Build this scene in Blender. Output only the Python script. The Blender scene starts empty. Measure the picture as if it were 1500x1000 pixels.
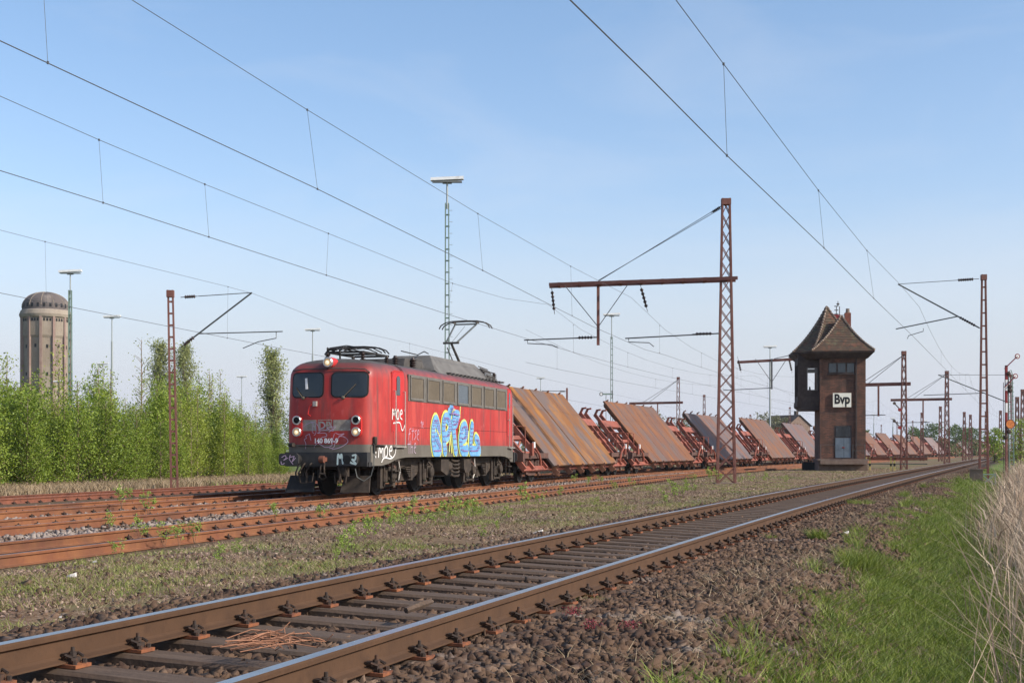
import bpy, math, random
import numpy as np
from mathutils import Vector, Matrix
random.seed(7)
RNG = np.random.default_rng(7)
C = bpy.context.scene.collection
R = math.radians
# ------------------------------------------------------------------ camera, sky, sun
FPX, HC, YH = 2000.0, 1.30, 660.0           # focal length in photo pixels, eye height, horizon row
SC = bpy.context.scene
cam_d = bpy.data.cameras.new('camera'); cam = bpy.data.objects.new('camera', cam_d); C.objects.link(cam)
cam.location = (0, 0, HC); cam.rotation_euler = (R(90), 0, 0)
cam_d.sensor_width = 36; cam_d.lens = 36 * FPX / 1500; cam_d.shift_y = (YH - 500) / 1500
cam_d.clip_start = .1; cam_d.clip_end = 6000
SC.camera = cam
SC.render.resolution_x = 1024; SC.render.resolution_y = 682
SUN = Vector((.931, -.364, 0)).normalized() * math.cos(R(33)); SUN.z = math.sin(R(33))
W = bpy.data.worlds.new('World'); SC.world = W; W.use_nodes = True
nt = W.node_tree; nt.nodes.clear()
wo = nt.nodes.new('ShaderNodeOutputWorld'); wb = nt.nodes.new('ShaderNodeBackground')
sk = nt.nodes.new('ShaderNodeTexSky'); sk.sky_type = 'NISHITA'; sk.sun_disc = False
sk.sun_elevation = R(33); sk.sun_rotation = math.atan2(SUN.x, SUN.y)
sk.altitude = 50; sk.air_density = 1.05; sk.dust_density = 2.0; sk.ozone_density = 2.0
wb.inputs['Strength'].default_value = .13
# thin high cirrus mixed into the sky by direction
tc = nt.nodes.new('ShaderNodeTexCoord'); mp = nt.nodes.new('ShaderNodeMapping'); mp.inputs['Scale'].default_value = (1.6, 1.6, 5.5)
mp.inputs['Rotation'].default_value = (.15, .25, .4)
nz = nt.nodes.new('ShaderNodeTexNoise'); nz.inputs['Scale'].default_value = 2.1; nz.inputs['Detail'].default_value = 7; nz.inputs['Roughness'].default_value = .58
nz.inputs['Distortion'].default_value = .5
cr = nt.nodes.new('ShaderNodeMapRange'); cr.inputs[1].default_value = .47; cr.inputs[2].default_value = .85; cr.inputs[3].default_value = 0; cr.inputs[4].default_value = .34
mx = nt.nodes.new('ShaderNodeMix'); mx.data_type = 'RGBA'; mx.inputs[7].default_value = (5.6, 5.9, 6.5, 1)
L = nt.links.new
gm = nt.nodes.new('ShaderNodeMix'); gm.data_type = 'RGBA'; gm.blend_type = 'MULTIPLY'; gm.inputs[0].default_value = 1; gm.inputs[7].default_value = (1.25, 1.36, 1.44, 1); L(sk.outputs[0], gm.inputs[6])
L(tc.outputs['Generated'], mp.inputs[0]); L(mp.outputs[0], nz.inputs['Vector']); L(nz.outputs[0], cr.inputs[0])
L(cr.outputs[0], mx.inputs[0]); gs = nt.nodes.new('ShaderNodeSeparateXYZ'); L(tc.outputs['Generated'], gs.inputs[0])
gr_ = nt.nodes.new('ShaderNodeMapRange'); gr_.inputs[1].default_value = -.02; gr_.inputs[2].default_value = .40; gr_.inputs[3].default_value = 1; gr_.inputs[4].default_value = 0; gr_.interpolation_type = 'SMOOTHSTEP'; L(gs.outputs[2], gr_.inputs[0])
gh = nt.nodes.new('ShaderNodeMix'); gh.data_type = 'RGBA'; gh.blend_type = 'MULTIPLY'; gh.inputs[7].default_value = (1.25, 1.08, 1.08, 1); L(gr_.outputs[0], gh.inputs[0]); L(gm.outputs[2], gh.inputs[6])
g2 = nt.nodes.new('ShaderNodeMapRange'); g2.inputs[1].default_value = -.01; g2.inputs[2].default_value = .20; g2.inputs[3].default_value = .95; g2.inputs[4].default_value = 0; g2.interpolation_type = 'SMOOTHSTEP'; L(gs.outputs[2], g2.inputs[0])
gw = nt.nodes.new('ShaderNodeMix'); gw.data_type = 'RGBA'; gw.inputs[7].default_value = (4.9, 5.15, 5.9, 1); L(g2.outputs[0], gw.inputs[0]); L(gh.outputs[2], gw.inputs[6])
L(gw.outputs[2], mx.inputs[6]); L(mx.outputs[2], wb.inputs[0]); L(wb.outputs[0], wo.inputs[0])
sd = bpy.data.lights.new('sun', 'SUN'); sd.energy = 4.9; sd.angle = R(.55); sd.color = (1, .93, .83)
so = bpy.data.objects.new('sun', sd); C.objects.link(so); so.rotation_euler = SUN.to_track_quat('Z', 'Y').to_euler()
vs = SC.view_settings; vs.view_transform = 'Standard'; vs.look = 'None'; vs.gamma = 1; vs.exposure = 0.15; vs.use_curve_mapping = False

# ------------------------------------------------------------------ paths of the tracks
TH = math.atan(560 / 2000)
UV = np.array([math.sin(TH), math.cos(TH)]); PV = np.array([math.cos(TH), -math.sin(TH)])
def make_path(p0, s0, s1, hk, ds=.5):
    """integrate a heading table hk=[(s,deg)] from point p0 at s=0; returns dict of arrays"""
    ss = np.arange(s0, s1, ds); hd = np.radians(np.interp(ss, [a for a, b in hk], [b for a, b in hk]))
    i0 = int(round(-s0 / ds)); x = np.concatenate([[0], np.cumsum(np.sin((hd[1:] + hd[:-1]) / 2) * ds)]); y = np.concatenate([[0], np.cumsum(np.cos((hd[1:] + hd[:-1]) / 2) * ds)])
    x += p0[0] - x[i0]; y += p0[1] - y[i0]
    return dict(s=ss, x=x, y=y, h=hd)
def offset(P, o):
    """parallel path, o metres to the left"""
    return dict(s=P['s'], x=P['x'] - o * np.cos(P['h']), y=P['y'] + o * np.sin(P['h']), h=P['h'])
def ev(P, s):
    return float(np.interp(s, P['s'], P['x'])), float(np.interp(s, P['s'], P['y'])), float(np.interp(s, P['s'], P['h']))
deg0 = math.degrees(TH)
A0 = -15.45 * PV
T3 = make_path(A0, -30, 560, [(-30, deg0), (56, deg0), (66, 16.6), (82, 18.6), (100, 20.0), (125, 20.8), (200, 20.9), (225, 21.6), (245, 22.8), (300, 24.2), (345, 28), (400, 31), (560, 36)])
T2 = offset(T3, -3.95); T4 = offset(T3, 3.6)
T5 = make_path(-24.9 * PV, -30, 400, [(-30, 16.5), (45, 16.6), (60, 17), (100, 20), (400, 21)])
T1 = make_path((-1.84, 6.71), -30, 560, [(-30, 18.8), (0, 18.9), (14, 19.2), (30, 20.1), (60, 20.6), (160, 20.6), (200, 21.5), (260, 23.5), (350, 28), (560, 34)])
def px2w(x, y, Z):                      # world point seen at a photo pixel, at a given depth
    return Vector(((x - 750) / FPX * Z, Z, HC + (YH - y) / FPX * Z))
def on_d(x, y, d):                      # ... lying in the vertical plane d metres left of the camera, parallel to the loco's track
    Z = FPX * d / math.cos(TH) / (1310 - x); return px2w(x, y, Z)
def on_path(P, x, y, lat=0):            # ... over a path
    xx = P['x'] - lat * np.cos(P['h']); yy = P['y'] + lat * np.sin(P['h'])
    m = yy > 3; pxs = 750 + FPX * xx[m] / yy[m]; i = int(np.argmin(np.abs(pxs - x))); return px2w(x, y, float(yy[m][i]))
def lat_of(P, X, Y):                    # signed lateral distance to the right of a path (arrays)
    i = np.interp(Y, P['y'], P['x']); h = np.interp(Y, P['y'], P['h']); return (X - i) * np.cos(h)
def sst(a, b, x):
    t = np.clip((x - a) / (b - a), 0, 1); return t * t * (3 - 2 * t)
def vnoise(X, Y, sc, seed=0):           # cheap smooth noise
    X = np.asarray(X) / sc; Y = np.asarray(Y) / sc; r = 0
    for k in range(5):
        a = seed * 1.7 + k * 2.39; f = 1 + .37 * k
        r = r + np.sin((X * math.cos(a) + Y * math.sin(a)) * f * 2.1 + a * 3) * np.cos((X * math.sin(a * 1.3) - Y * math.cos(a * 1.3)) * f * 1.7 + a)
    return r / 5
def gz(X, Y):
    X = np.asarray(X, float); Y = np.asarray(Y, float)
    q = lat_of(T1, X, Y); d3 = -lat_of(T3, X, Y)
    left = .085 - .03 * sst(1.5, 1.2, -q) + (-.12 - .085) * sst(1.75, 3.4, -q)
    rs = 1.75 + .15 * vnoise(Y, X * 0, 9, 2)
    right = .085 - .04 * sst(2.3, 1.9, q) + (-.42 - .085) * sst(rs, rs + 2.2, q) + .25 * sst(4.2, 8, q)
    z = np.where(q < 0, left, right)
    yard = sst(-6.2, -4.4, d3)                              # 1 inside the yard of rusty tracks
    z = np.where(q < 0, z + (-.175 - z) * yard, z)
    bump = .03 * vnoise(X, Y, 1.3, 1) + .045 * vnoise(X, Y, 5, 3)
    calm = sst(1.7, 3.2, np.abs(q)) * np.where(q < 0, 1 - yard * sst(13.5, 12, d3), 1)
    return z + bump * calm

# ------------------------------------------------------------------ materials
def mat(name, col, rough=.8, metal=0, layers=(), bump=None, spec=.3, coat=0, attr=None, trans=None):
    """layers: (colour, scale, lo, hi, (sx,sy,sz), amount, detail) noise-mixed one after another"""
    m = bpy.data.materials.new(name); m.use_nodes = True; n = m.node_tree; b = n.nodes['Principled BSDF']
    b.inputs['Roughness'].default_value = rough; b.inputs['Metallic'].default_value = metal; b.inputs['Specular IOR Level'].default_value = spec
    if coat: b.inputs['Coat Weight'].default_value = coat; b.inputs['Coat Roughness'].default_value = .25
    t = n.nodes.new('ShaderNodeTexCoord'); oi = n.nodes.new('ShaderNodeObjectInfo')
    ad = n.nodes.new('ShaderNodeVectorMath'); ad.operation = 'MULTIPLY_ADD'
    ad.inputs[1].default_value = (1, 1, 1); n.links.new(t.outputs['Object'], ad.inputs[0])
    cb = n.nodes.new('ShaderNodeCombineXYZ'); mu = n.nodes.new('ShaderNodeMath'); mu.operation = 'MULTIPLY'; mu.inputs[1].default_value = 57
    n.links.new(oi.outputs['Random'], mu.inputs[0])
    for k in range(3): n.links.new(mu.outputs[0], cb.inputs[k])
    n.links.new(cb.outputs[0], ad.inputs[2]); vec = ad.outputs[0]
    cur = None
    for i, ly in enumerate(layers):
        c2, sc, lo, hi = ly[:4]; st = ly[4] if len(ly) > 4 else (1, 1, 1); am = ly[5] if len(ly) > 5 else 1; de = ly[6] if len(ly) > 6 else 5
        mp = n.nodes.new('ShaderNodeMapping'); mp.inputs['Scale'].default_value = st; mp.inputs['Location'].default_value = (i * 3.7, i * 1.3, i * 2.1)
        nz = n.nodes.new('ShaderNodeTexNoise'); nz.inputs['Scale'].default_value = sc; nz.inputs['Detail'].default_value = de; nz.inputs['Roughness'].default_value = .62
        mr = n.nodes.new('ShaderNodeMapRange'); mr.inputs[1].default_value = lo; mr.inputs[2].default_value = hi; mr.inputs[4].default_value = am
        mm = n.nodes.new('ShaderNodeMix'); mm.data_type = 'RGBA'; mm.inputs[7].default_value = (*c2, 1)
        n.links.new(vec, mp.inputs[0]); n.links.new(mp.outputs[0], nz.inputs['Vector']); n.links.new(nz.outputs[0], mr.inputs[0]); n.links.new(mr.outputs[0], mm.inputs[0])
        if cur is None: mm.inputs[6].default_value = (*col, 1)
        else: n.links.new(cur, mm.inputs[6])
        cur = mm.outputs[2]
    if cur is None: b.inputs['Base Color'].default_value = (*col, 1)
    else: n.links.new(cur, b.inputs['Base Color'])
    if bump:
        nz = n.nodes.new('ShaderNodeTexNoise'); nz.inputs['Scale'].default_value = bump[0]; nz.inputs['Detail'].default_value = 6
        bp = n.nodes.new('ShaderNodeBump'); bp.inputs['Strength'].default_value = bump[1]; bp.inputs['Distance'].default_value = bump[2] if len(bump) > 2 else .02
        n.links.new(vec, nz.inputs['Vector']); n.links.new(nz.outputs[0], bp.inputs['Height']); n.links.new(bp.outputs[0], b.inputs['Normal'])
    m['col'] = cur is not None
    return m
def emis(m, col, s):
    b = m.node_tree.nodes['Principled BSDF']; b.inputs['Emission Color'].default_value = (*col, 1); b.inputs['Emission Strength'].default_value = s; return m
def zmask(m, c2, z0, z1, amount=1.0, noise=.25, nscale=2.0, axis=2):
    """extra colour (soot, dirt with its own shape) where object z runs z0..z1, edge broken by noise"""
    n = m.node_tree; b = n.nodes['Principled BSDF']; t = n.nodes.new('ShaderNodeTexCoord'); s = n.nodes.new('ShaderNodeSeparateXYZ'); n.links.new(t.outputs['Object'], s.inputs[0])
    nz = n.nodes.new('ShaderNodeTexNoise'); nz.inputs['Scale'].default_value = nscale; nz.inputs['Detail'].default_value = 5; n.links.new(t.outputs['Object'], nz.inputs['Vector'])
    a = n.nodes.new('ShaderNodeMath'); a.operation = 'MULTIPLY_ADD'; a.inputs[1].default_value = noise * 2; n.links.new(nz.outputs[0], a.inputs[0]); n.links.new(s.outputs[axis], a.inputs[2])
    mr = n.nodes.new('ShaderNodeMapRange'); mr.inputs[1].default_value = z0 + noise; mr.inputs[2].default_value = z1 + noise; mr.inputs[4].default_value = amount; n.links.new(a.outputs[0], mr.inputs[0])
    mm = n.nodes.new('ShaderNodeMix'); mm.data_type = 'RGBA'; mm.inputs[7].default_value = (*c2, 1); n.links.new(mr.outputs[0], mm.inputs[0])
    src = b.inputs['Base Color']
    if src.is_linked: n.links.new(src.links[0].from_socket, mm.inputs[6])
    else: mm.inputs[6].default_value = src.default_value
    n.links.new(mm.outputs[2], src); return m
M = {}
M['rail_side'] = mat('rail_brown_rust', (.068, .034, .017), .8, 0, [((.088, .044, .022), 3, .4, .7), ((.045, .022, .012), 9, .5, .8, (1, 1, 1), .7)], (40, .3, .004))
M['rail_top'] = mat('polished_rail_head', (.40, .385, .38), .30, .9, [((.22, .17, .14), 5, .5, .8, (1, 1, 1), .5)])
M['rail_rust'] = mat('orange_rail_rust', (.18, .068, .031), .85, 0, [((.235, .10, .042), 2, .4, .7), ((.10, .045, .028), .7, .48, .66, (1, 1, 1), .8), ((.14, .05, .03), 5, .5, .75, (1, 1, 1), .8)], (40, .3, .004))
M['rail_rust_top'] = mat('dull_rail_head', (.20, .13, .105), .5, .35, [((.27, .19, .17), 4, .4, .7)])
M['rust_dark'] = mat('dark_red_rust', (.15, .055, .035), .85, 0, [((.22, .08, .045), 2, .4, .7), ((.08, .035, .025), 5, .5, .75)], (40, .3, .004))
M['plate_rust'] = mat('orange_plate_rust', (.24, .085, .035), .9, 0, [((.13, .05, .03), 14, .4, .65)])
M['clip'] = mat('dark_clip_steel', (.045, .032, .026), .7, .2, [((.10, .05, .03), 20, .5, .7)])
M['wood'] = mat('old_sleeper_wood', (.078, .050, .035), .9, 0, [((.115, .078, .055), 6, .4, .7, (.3, 3, 3)), ((.05, .036, .028), 12, .5, .7, (.3, 4, 4))], (30, .6, .01))
M['stone'] = mat('brown_ballast_stone', (.098, .058, .036), .92, 0, [((.17, .11, .075), 2.2, .5, .66), ((.055, .030, .020), 3.5, .48, .62), ((.19, .15, .125), 1.3, .62, .7)], (30, .5, .01))
M['stone_pale'] = mat('pale_grey_stone', (.26, .21, .18), .9, 0, [((.12, .075, .052), 1.2, .45, .62), ((.42, .38, .35), 5, .6, .8)])
M['red'] = mat('faded_red_loco_paint', (.37, .021, .015), .55, 0, [((.44, .050, .036), 1.0, .42, .62, (1, 1, .6)), ((.27, .018, .017), 1.6, .48, .66, (2.5, 2.5, .30), .85), ((.10, .04, .034), 2.4, .51, .70, (2, 2, .16), .75), ((.50, .10, .09), 5, .60, .72, (1, 1, .5), .5)], (3, .06, .02), spec=.4, coat=.12)
zmask(M['red'], (.065, .042, .038), 3.38, 3.84, .95, .16, 1.8)
zmask(M['red'], (.16, .035, .03), 1.75, 1.45, .45, .12, 2.2)
M['red_door'] = mat('bright_red_door_paint', (.46, .024, .022), .4, 0, [((.42, .03, .03), 3, .5, .7, (2, 2, .4))])
M['grey_skirt'] = mat('grey_brown_skirt_paint', (.105, .09, .072), .6, 0, [((.145, .128, .105), 1.2, .4, .7, (1, 1, .5)), ((.07, .055, .045), 2.6, .55, .8, (2, 2, .4), .8)])
M['roof_grey'] = mat('sooty_grey_roof', (.062, .055, .05), .75, 0, [((.10, .09, .082), 2, .4, .7), ((.035, .03, .028), 4, .5, .8)])
M['fairing'] = mat('grey_roof_fairing', (.115, .105, .095), .7, 0, [((.15, .14, .128), 1.5, .4, .7), ((.06, .052, .046), 3, .52, .8)])
M['under'] = mat('dusty_brown_running_gear', (.038, .028, .021), .85, 0, [((.08, .058, .042), 3, .45, .7), ((.020, .015, .013), 5, .5, .75)], (15, .4, .01))
M['black'] = mat('oily_black_steel', (.018, .016, .015), .65, 0, [((.045, .036, .03), 5, .5, .8)])
M['beam'] = mat('dark_grey_buffer_beam', (.032, .031, .031), .6, 0, [((.06, .055, .05), 4, .45, .8)])
M['glass'] = mat('dark_cab_glass', (.012, .014, .016), .06, 0, spec=.6)
M['glass_blue'] = mat('window_glass', (.05, .065, .075), .1, 0, spec=.6)
M['rubber'] = mat('black_rubber', (.012, .012, .012), .7)
M['winframe'] = mat('grey_aluminium_frame', (.17, .15, .13), .5, .2, [((.11, .10, .085), 4, .4, .7)])
M['filter'] = mat('brown_filter_mesh', (.095, .075, .052), .8, 0, [((.13, .105, .075), 1.1, .35, .7), ((.09, .07, .05), 8, .5, .7)])
M['steel'] = mat('pale_handrail_steel', (.42, .38, .34), .45, .4)
M['stripe'] = mat('off_white_stripe_paint', (.33, .30, .25), .6, 0, [((.22, .18, .15), 3, .4, .65), ((.40, .37, .32), 8, .55, .7)])
M['chrome'] = mat('lamp_ring_metal', (.55, .53, .50), .3, .8)
M['lampglow'] = emis(mat('lit_headlamp_glass', (.8, .6, .35), .2), (1, .60, .25), .28)
M['lampcore'] = emis(mat('lit_headlamp_core', (.9, .8, .6), .2), (1, .76, .40), .6)
M['white_tag'] = mat('white_spray_paint', (.66, .63, .60), .6)
M['lilac_tag'] = mat('lilac_spray_paint', (.46, .33, .42), .6)
M['purple_tag'] = mat('purple_spray_paint', (.24, .13, .32), .6)
M['mint_tag'] = mat('pale_green_spray_paint', (.58, .68, .62), .6)
M['blue_tag'] = mat('blue_spray_paint', (.10, .28, .50), .6, 0, [((.17, .36, .56), 3, .4, .6), ((.12, .13, .36), 5, .55, .7, (.4, 1, 4), .8)])
M['yellow_tag'] = mat('yellow_spray_paint', (.58, .56, .12), .6, 0, [((.40, .52, .20), 3, .45, .6)])
M['dark_tag'] = mat('black_spray_paint', (.02, .02, .03), .6)
M['wag'] = mat('faded_red_oxide_paint', (.235, .062, .038), .75, 0, [((.31, .11, .075), 1.5, .4, .7), ((.10, .038, .028), 2.2, .5, .66, (1, 1, 1), .9)], (20, .2, .01))
M['wagdark'] = mat('brown_wagon_steel', (.085, .046, .036), .85, 0, [((.135, .065, .048), 2, .4, .7), ((.05, .03, .024), 5, .5, .75)], (15, .4, .01))
def plate_mat(name, c0, c1, c2, c3):
    return mat(name, c0, .72, 0, [(c1, .5, .42, .56, (1, .55, .55)), (c2, .7, .46, .56, (1.2, .6, .6)), (c3, .9, .53, .64, (1.3, .5, .5), .9), ((.075, .05, .045), 1.1, .56, .72, (1.4, .35, .35), .6), ((.12, .06, .045), 8, .55, .75, (1, .2, 1), .35)], (10, .12, .01), spec=.25)
M['plA'] = plate_mat('orange_rusted_steel_plate', (.145, .068, .036), (.205, .082, .020), (.125, .088, .075), (.29, .12, .020))
M['plB'] = plate_mat('brown_rusted_steel_plate', (.135, .066, .044), (.175, .068, .028), (.12, .08, .066), (.21, .08, .025))
M['plC'] = plate_mat('grey_brown_steel_plate', (.125, .085, .08), (.12, .10, .10), (.17, .085, .058), (.12, .095, .095))
M['plD'] = plate_mat('bluish_grey_steel_plate', (.17, .13, .125), (.15, .125, .125), (.19, .12, .10), (.19, .16, .16))
M['mast'] = mat('maroon_mast_paint', (.155, .060, .046), .8, 0, [((.21, .10, .08), 1.6, .4, .7), ((.12, .055, .045), 4, .5, .75)])
M['mastg'] = mat('green_lamp_mast_paint', (.13, .19, .155), .7, 0, [((.20, .26, .22), 1.2, .4, .7), ((.08, .10, .085), 3, .55, .75)])
M['lamppipe'] = mat('galvanised_pipe', (.33, .35, .34), .5, .3)
M['lamphead'] = mat('white_lamp_housing', (.62, .62, .60), .5, 0, [((.45, .44, .42), 5, .5, .7)])
M['lampunder'] = mat('grey_lamp_underside', (.20, .21, .21), .5)
M['insul'] = mat('brown_insulator_glaze', (.045, .028, .024), .35)
M['wire'] = mat('dark_copper_wire', (.09, .09, .095), .6, .3)
M['galv'] = mat('galvanised_tube', (.10, .105, .10), .55, .4)
M['concrete'] = mat('weathered_brown_concrete', (.22, .175, .13), .9, 0, [((.29, .24, .19), .12, .4, .65), ((.15, .12, .095), .35, .52, .75, (1, 1, .3)), ((.20, .15, .12), 1.5, .5, .75, (1, 1, .3), .7)], (2, .3, .1))
M['dome'] = mat('dark_weathered_dome_concrete', (.105, .085, .078), .9, 0, [((.20, .165, .14), .25, .5, .72, (1, 1, .4)), ((.06, .05, .048), .5, .5, .7)])
M['rustpil'] = mat('reddish_concrete_pilaster', (.27, .19, .155), .9, 0, [((.20, .12, .10), .3, .4, .7)])
M['dark'] = mat('dark_opening', (.01, .01, .01), .9)
M['slate'] = mat('dark_brown_slate_cladding', (.048, .034, .030), .85, 0, [((.075, .055, .047), 3, .4, .7)])
M['door_blue'] = mat('grey_blue_door_paint', (.13, .165, .20), .6, 0, [((.09, .11, .13), 2, .45, .7)])
M['signw'] = mat('aged_white_enamel', (.80, .77, .66), .45, 0, [((.60, .50, .33), 3, .6, .75)])
M['sigblack'] = mat('black_enamel_lettering', (.015, .013, .013), .5)
M['rustline'] = mat('rusty_brown_sign_edge', (.16, .08, .045), .8)
M['semred'] = mat('red_enamel', (.22, .025, .025), .5)
M['semwhite'] = mat('white_enamel', (.75, .74, .72), .5)
M['orange'] = mat('orange_disc_paint', (.62, .20, .05), .5, 0, [((.45, .13, .04), 9, .45, .6)])
M['yellowp'] = mat('faded_yellow_paint', (.60, .48, .16), .7, 0, [((.35, .25, .12), 9, .5, .65)])
M['relay'] = mat('brown_concrete_box', (.16, .11, .085), .9, 0, [((.22, .16, .125), 3, .4, .7)], (20, .3, .01))
M['bark'] = mat('brown_bark', (.13, .085, .06), .9, 0, [((.20, .15, .11), 8, .45, .7)])
M['birchbark'] = mat('pale_birch_bark', (.24, .17, .12), .85, 0, [((.08, .055, .04), 5, .5, .65, (1, 1, 2.5)), ((.45, .38, .32), 1.4, .58, .7)])
M['litter'] = mat('pale_paper_litter', (.65, .60, .56), .8)
M['rustrod'] = mat('bent_rusty_rods', (.30, .14, .08), .8)
def brick_mat():
    m = mat('dark_brown_brick', (.15, .08, .055), .9); n = m.node_tree; b = n.nodes['Principled BSDF']
    t = n.nodes.new('ShaderNodeTexCoord'); s = n.nodes.new('ShaderNodeSeparateXYZ'); c = n.nodes.new('ShaderNodeCombineXYZ'); a = n.nodes.new('ShaderNodeMath'); a.operation = 'ADD'
    n.links.new(t.outputs['Object'], s.inputs[0]); n.links.new(s.outputs[0], a.inputs[0]); n.links.new(s.outputs[1], a.inputs[1]); n.links.new(a.outputs[0], c.inputs[0]); n.links.new(s.outputs[2], c.inputs[1])
    br = n.nodes.new('ShaderNodeTexBrick'); br.inputs['Scale'].default_value = 1; br.inputs['Brick Width'].default_value = .25; br.inputs['Row Height'].default_value = .083; br.inputs['Mortar Size'].default_value = .009
    br.inputs['Color1'].default_value = (.175, .070, .042, 1); br.inputs['Color2'].default_value = (.065, .034, .026, 1); br.inputs['Mortar'].default_value = (.15, .115, .09, 1); br.inputs['Bias'].default_value = -.1
    n.links.new(c.outputs[0], br.inputs['Vector'])
    nz = n.nodes.new('ShaderNodeTexNoise'); nz.inputs['Scale'].default_value = 1.3; nz.inputs['Detail'].default_value = 6; n.links.new(t.outputs['Object'], nz.inputs['Vector'])
    mr = n.nodes.new('ShaderNodeMapRange'); mr.inputs[1].default_value = .42; mr.inputs[2].default_value = .66; mr.inputs[4].default_value = .75; n.links.new(nz.outputs[0], mr.inputs[0])
    mm = n.nodes.new('ShaderNodeMix'); mm.data_type = 'RGBA'; mm.inputs[7].default_value = (.055, .036, .028, 1); n.links.new(mr.outputs[0], mm.inputs[0]); n.links.new(br.outputs[0], mm.inputs[6])
    n.links.new(mm.outputs[2], b.inputs['Base Color'])
    bp = n.nodes.new('ShaderNodeBump'); bp.inputs['Strength'].default_value = .5; bp.inputs['Distance'].default_value = .01; n.links.new(br.outputs[1], bp.inputs['Height']); bp.invert = True; n.links.new(bp.outputs[0], b.inputs['Normal'])
    return m
M['brick'] = brick_mat()
M['tile'] = mat('mossy_clay_roof_tile', (.085, .055, .038), .9, 0, [((.17, .075, .045), 2.3, .48, .66), ((.115, .105, .06), 1.7, .50, .68), ((.06, .045, .036), 4, .5, .7)])
M['ridge'] = mat('pale_ridge_tile', (.24, .18, .14), .9, 0, [((.12, .09, .07), 4, .45, .6)])
M['chimney'] = mat('red_chimney_brick', (.26, .09, .06), .9, 0, [((.16, .06, .045), 4, .4, .7)])
def leaf_mat(name, c0, c1, tr=.35):
    m = bpy.data.materials.new(name); m.use_nodes = True; n = m.node_tree; b = n.nodes['Principled BSDF']; b.inputs['Roughness'].default_value = .55; b.inputs['Specular IOR Level'].default_value = .35
    g = n.nodes.new('ShaderNodeNewGeometry'); mm = n.nodes.new('ShaderNodeMix'); mm.data_type = 'RGBA'; mm.inputs[6].default_value = (*c0, 1); mm.inputs[7].default_value = (*c1, 1)
    n.links.new(g.outputs['Random Per Island'], mm.inputs[0]); n.links.new(mm.outputs[2], b.inputs['Base Color'])
    td = n.nodes.new('ShaderNodeBsdfTranslucent'); n.links.new(mm.outputs[2], td.inputs[0]); ms = n.nodes.new('ShaderNodeMixShader'); ms.inputs[0].default_value = tr
    o = n.nodes['Material Output']; n.links.new(b.outputs[0], ms.inputs[1]); n.links.new(td.outputs[0], ms.inputs[2]); n.links.new(ms.outputs[0], o.inputs[0]); return m
M['deadleaf'] = leaf_mat('pinkish_brown_dead_leaf', (.10, .055, .035), (.36, .25, .19), .1)
M['leaf'] = leaf_mat('fresh_birch_leaf', (.11, .18, .016), (.32, .39, .055))
M['leaf2'] = leaf_mat('yellow_green_birch_leaf', (.15, .20, .018), (.37, .42, .065))
M['leafpop'] = leaf_mat('olive_poplar_leaf', (.20, .22, .07), (.36, .38, .15))
M['leafdark'] = leaf_mat('mid_green_leaf', (.06, .10, .025), (.13, .18, .05))
M['leafbrown'] = leaf_mat('budding_grey_green_twigs', (.12, .12, .06), (.20, .20, .10))
M['sap'] = leaf_mat('bright_sapling_leaf', (.20, .29, .04), (.34, .42, .09))
M['grass'] = leaf_mat('green_grass_blade', (.065, .115, .012), (.27, .31, .05), .25)
M['grass2'] = leaf_mat('olive_grass_blade', (.14, .18, .035), (.28, .28, .08), .25)
M['dry'] = leaf_mat('dry_straw_blade', (.24, .165, .095), (.42, .32, .20), .2)
M['reed'] = leaf_mat('pinkish_dry_reed', (.26, .165, .105), (.56, .43, .31), .2)

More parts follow.
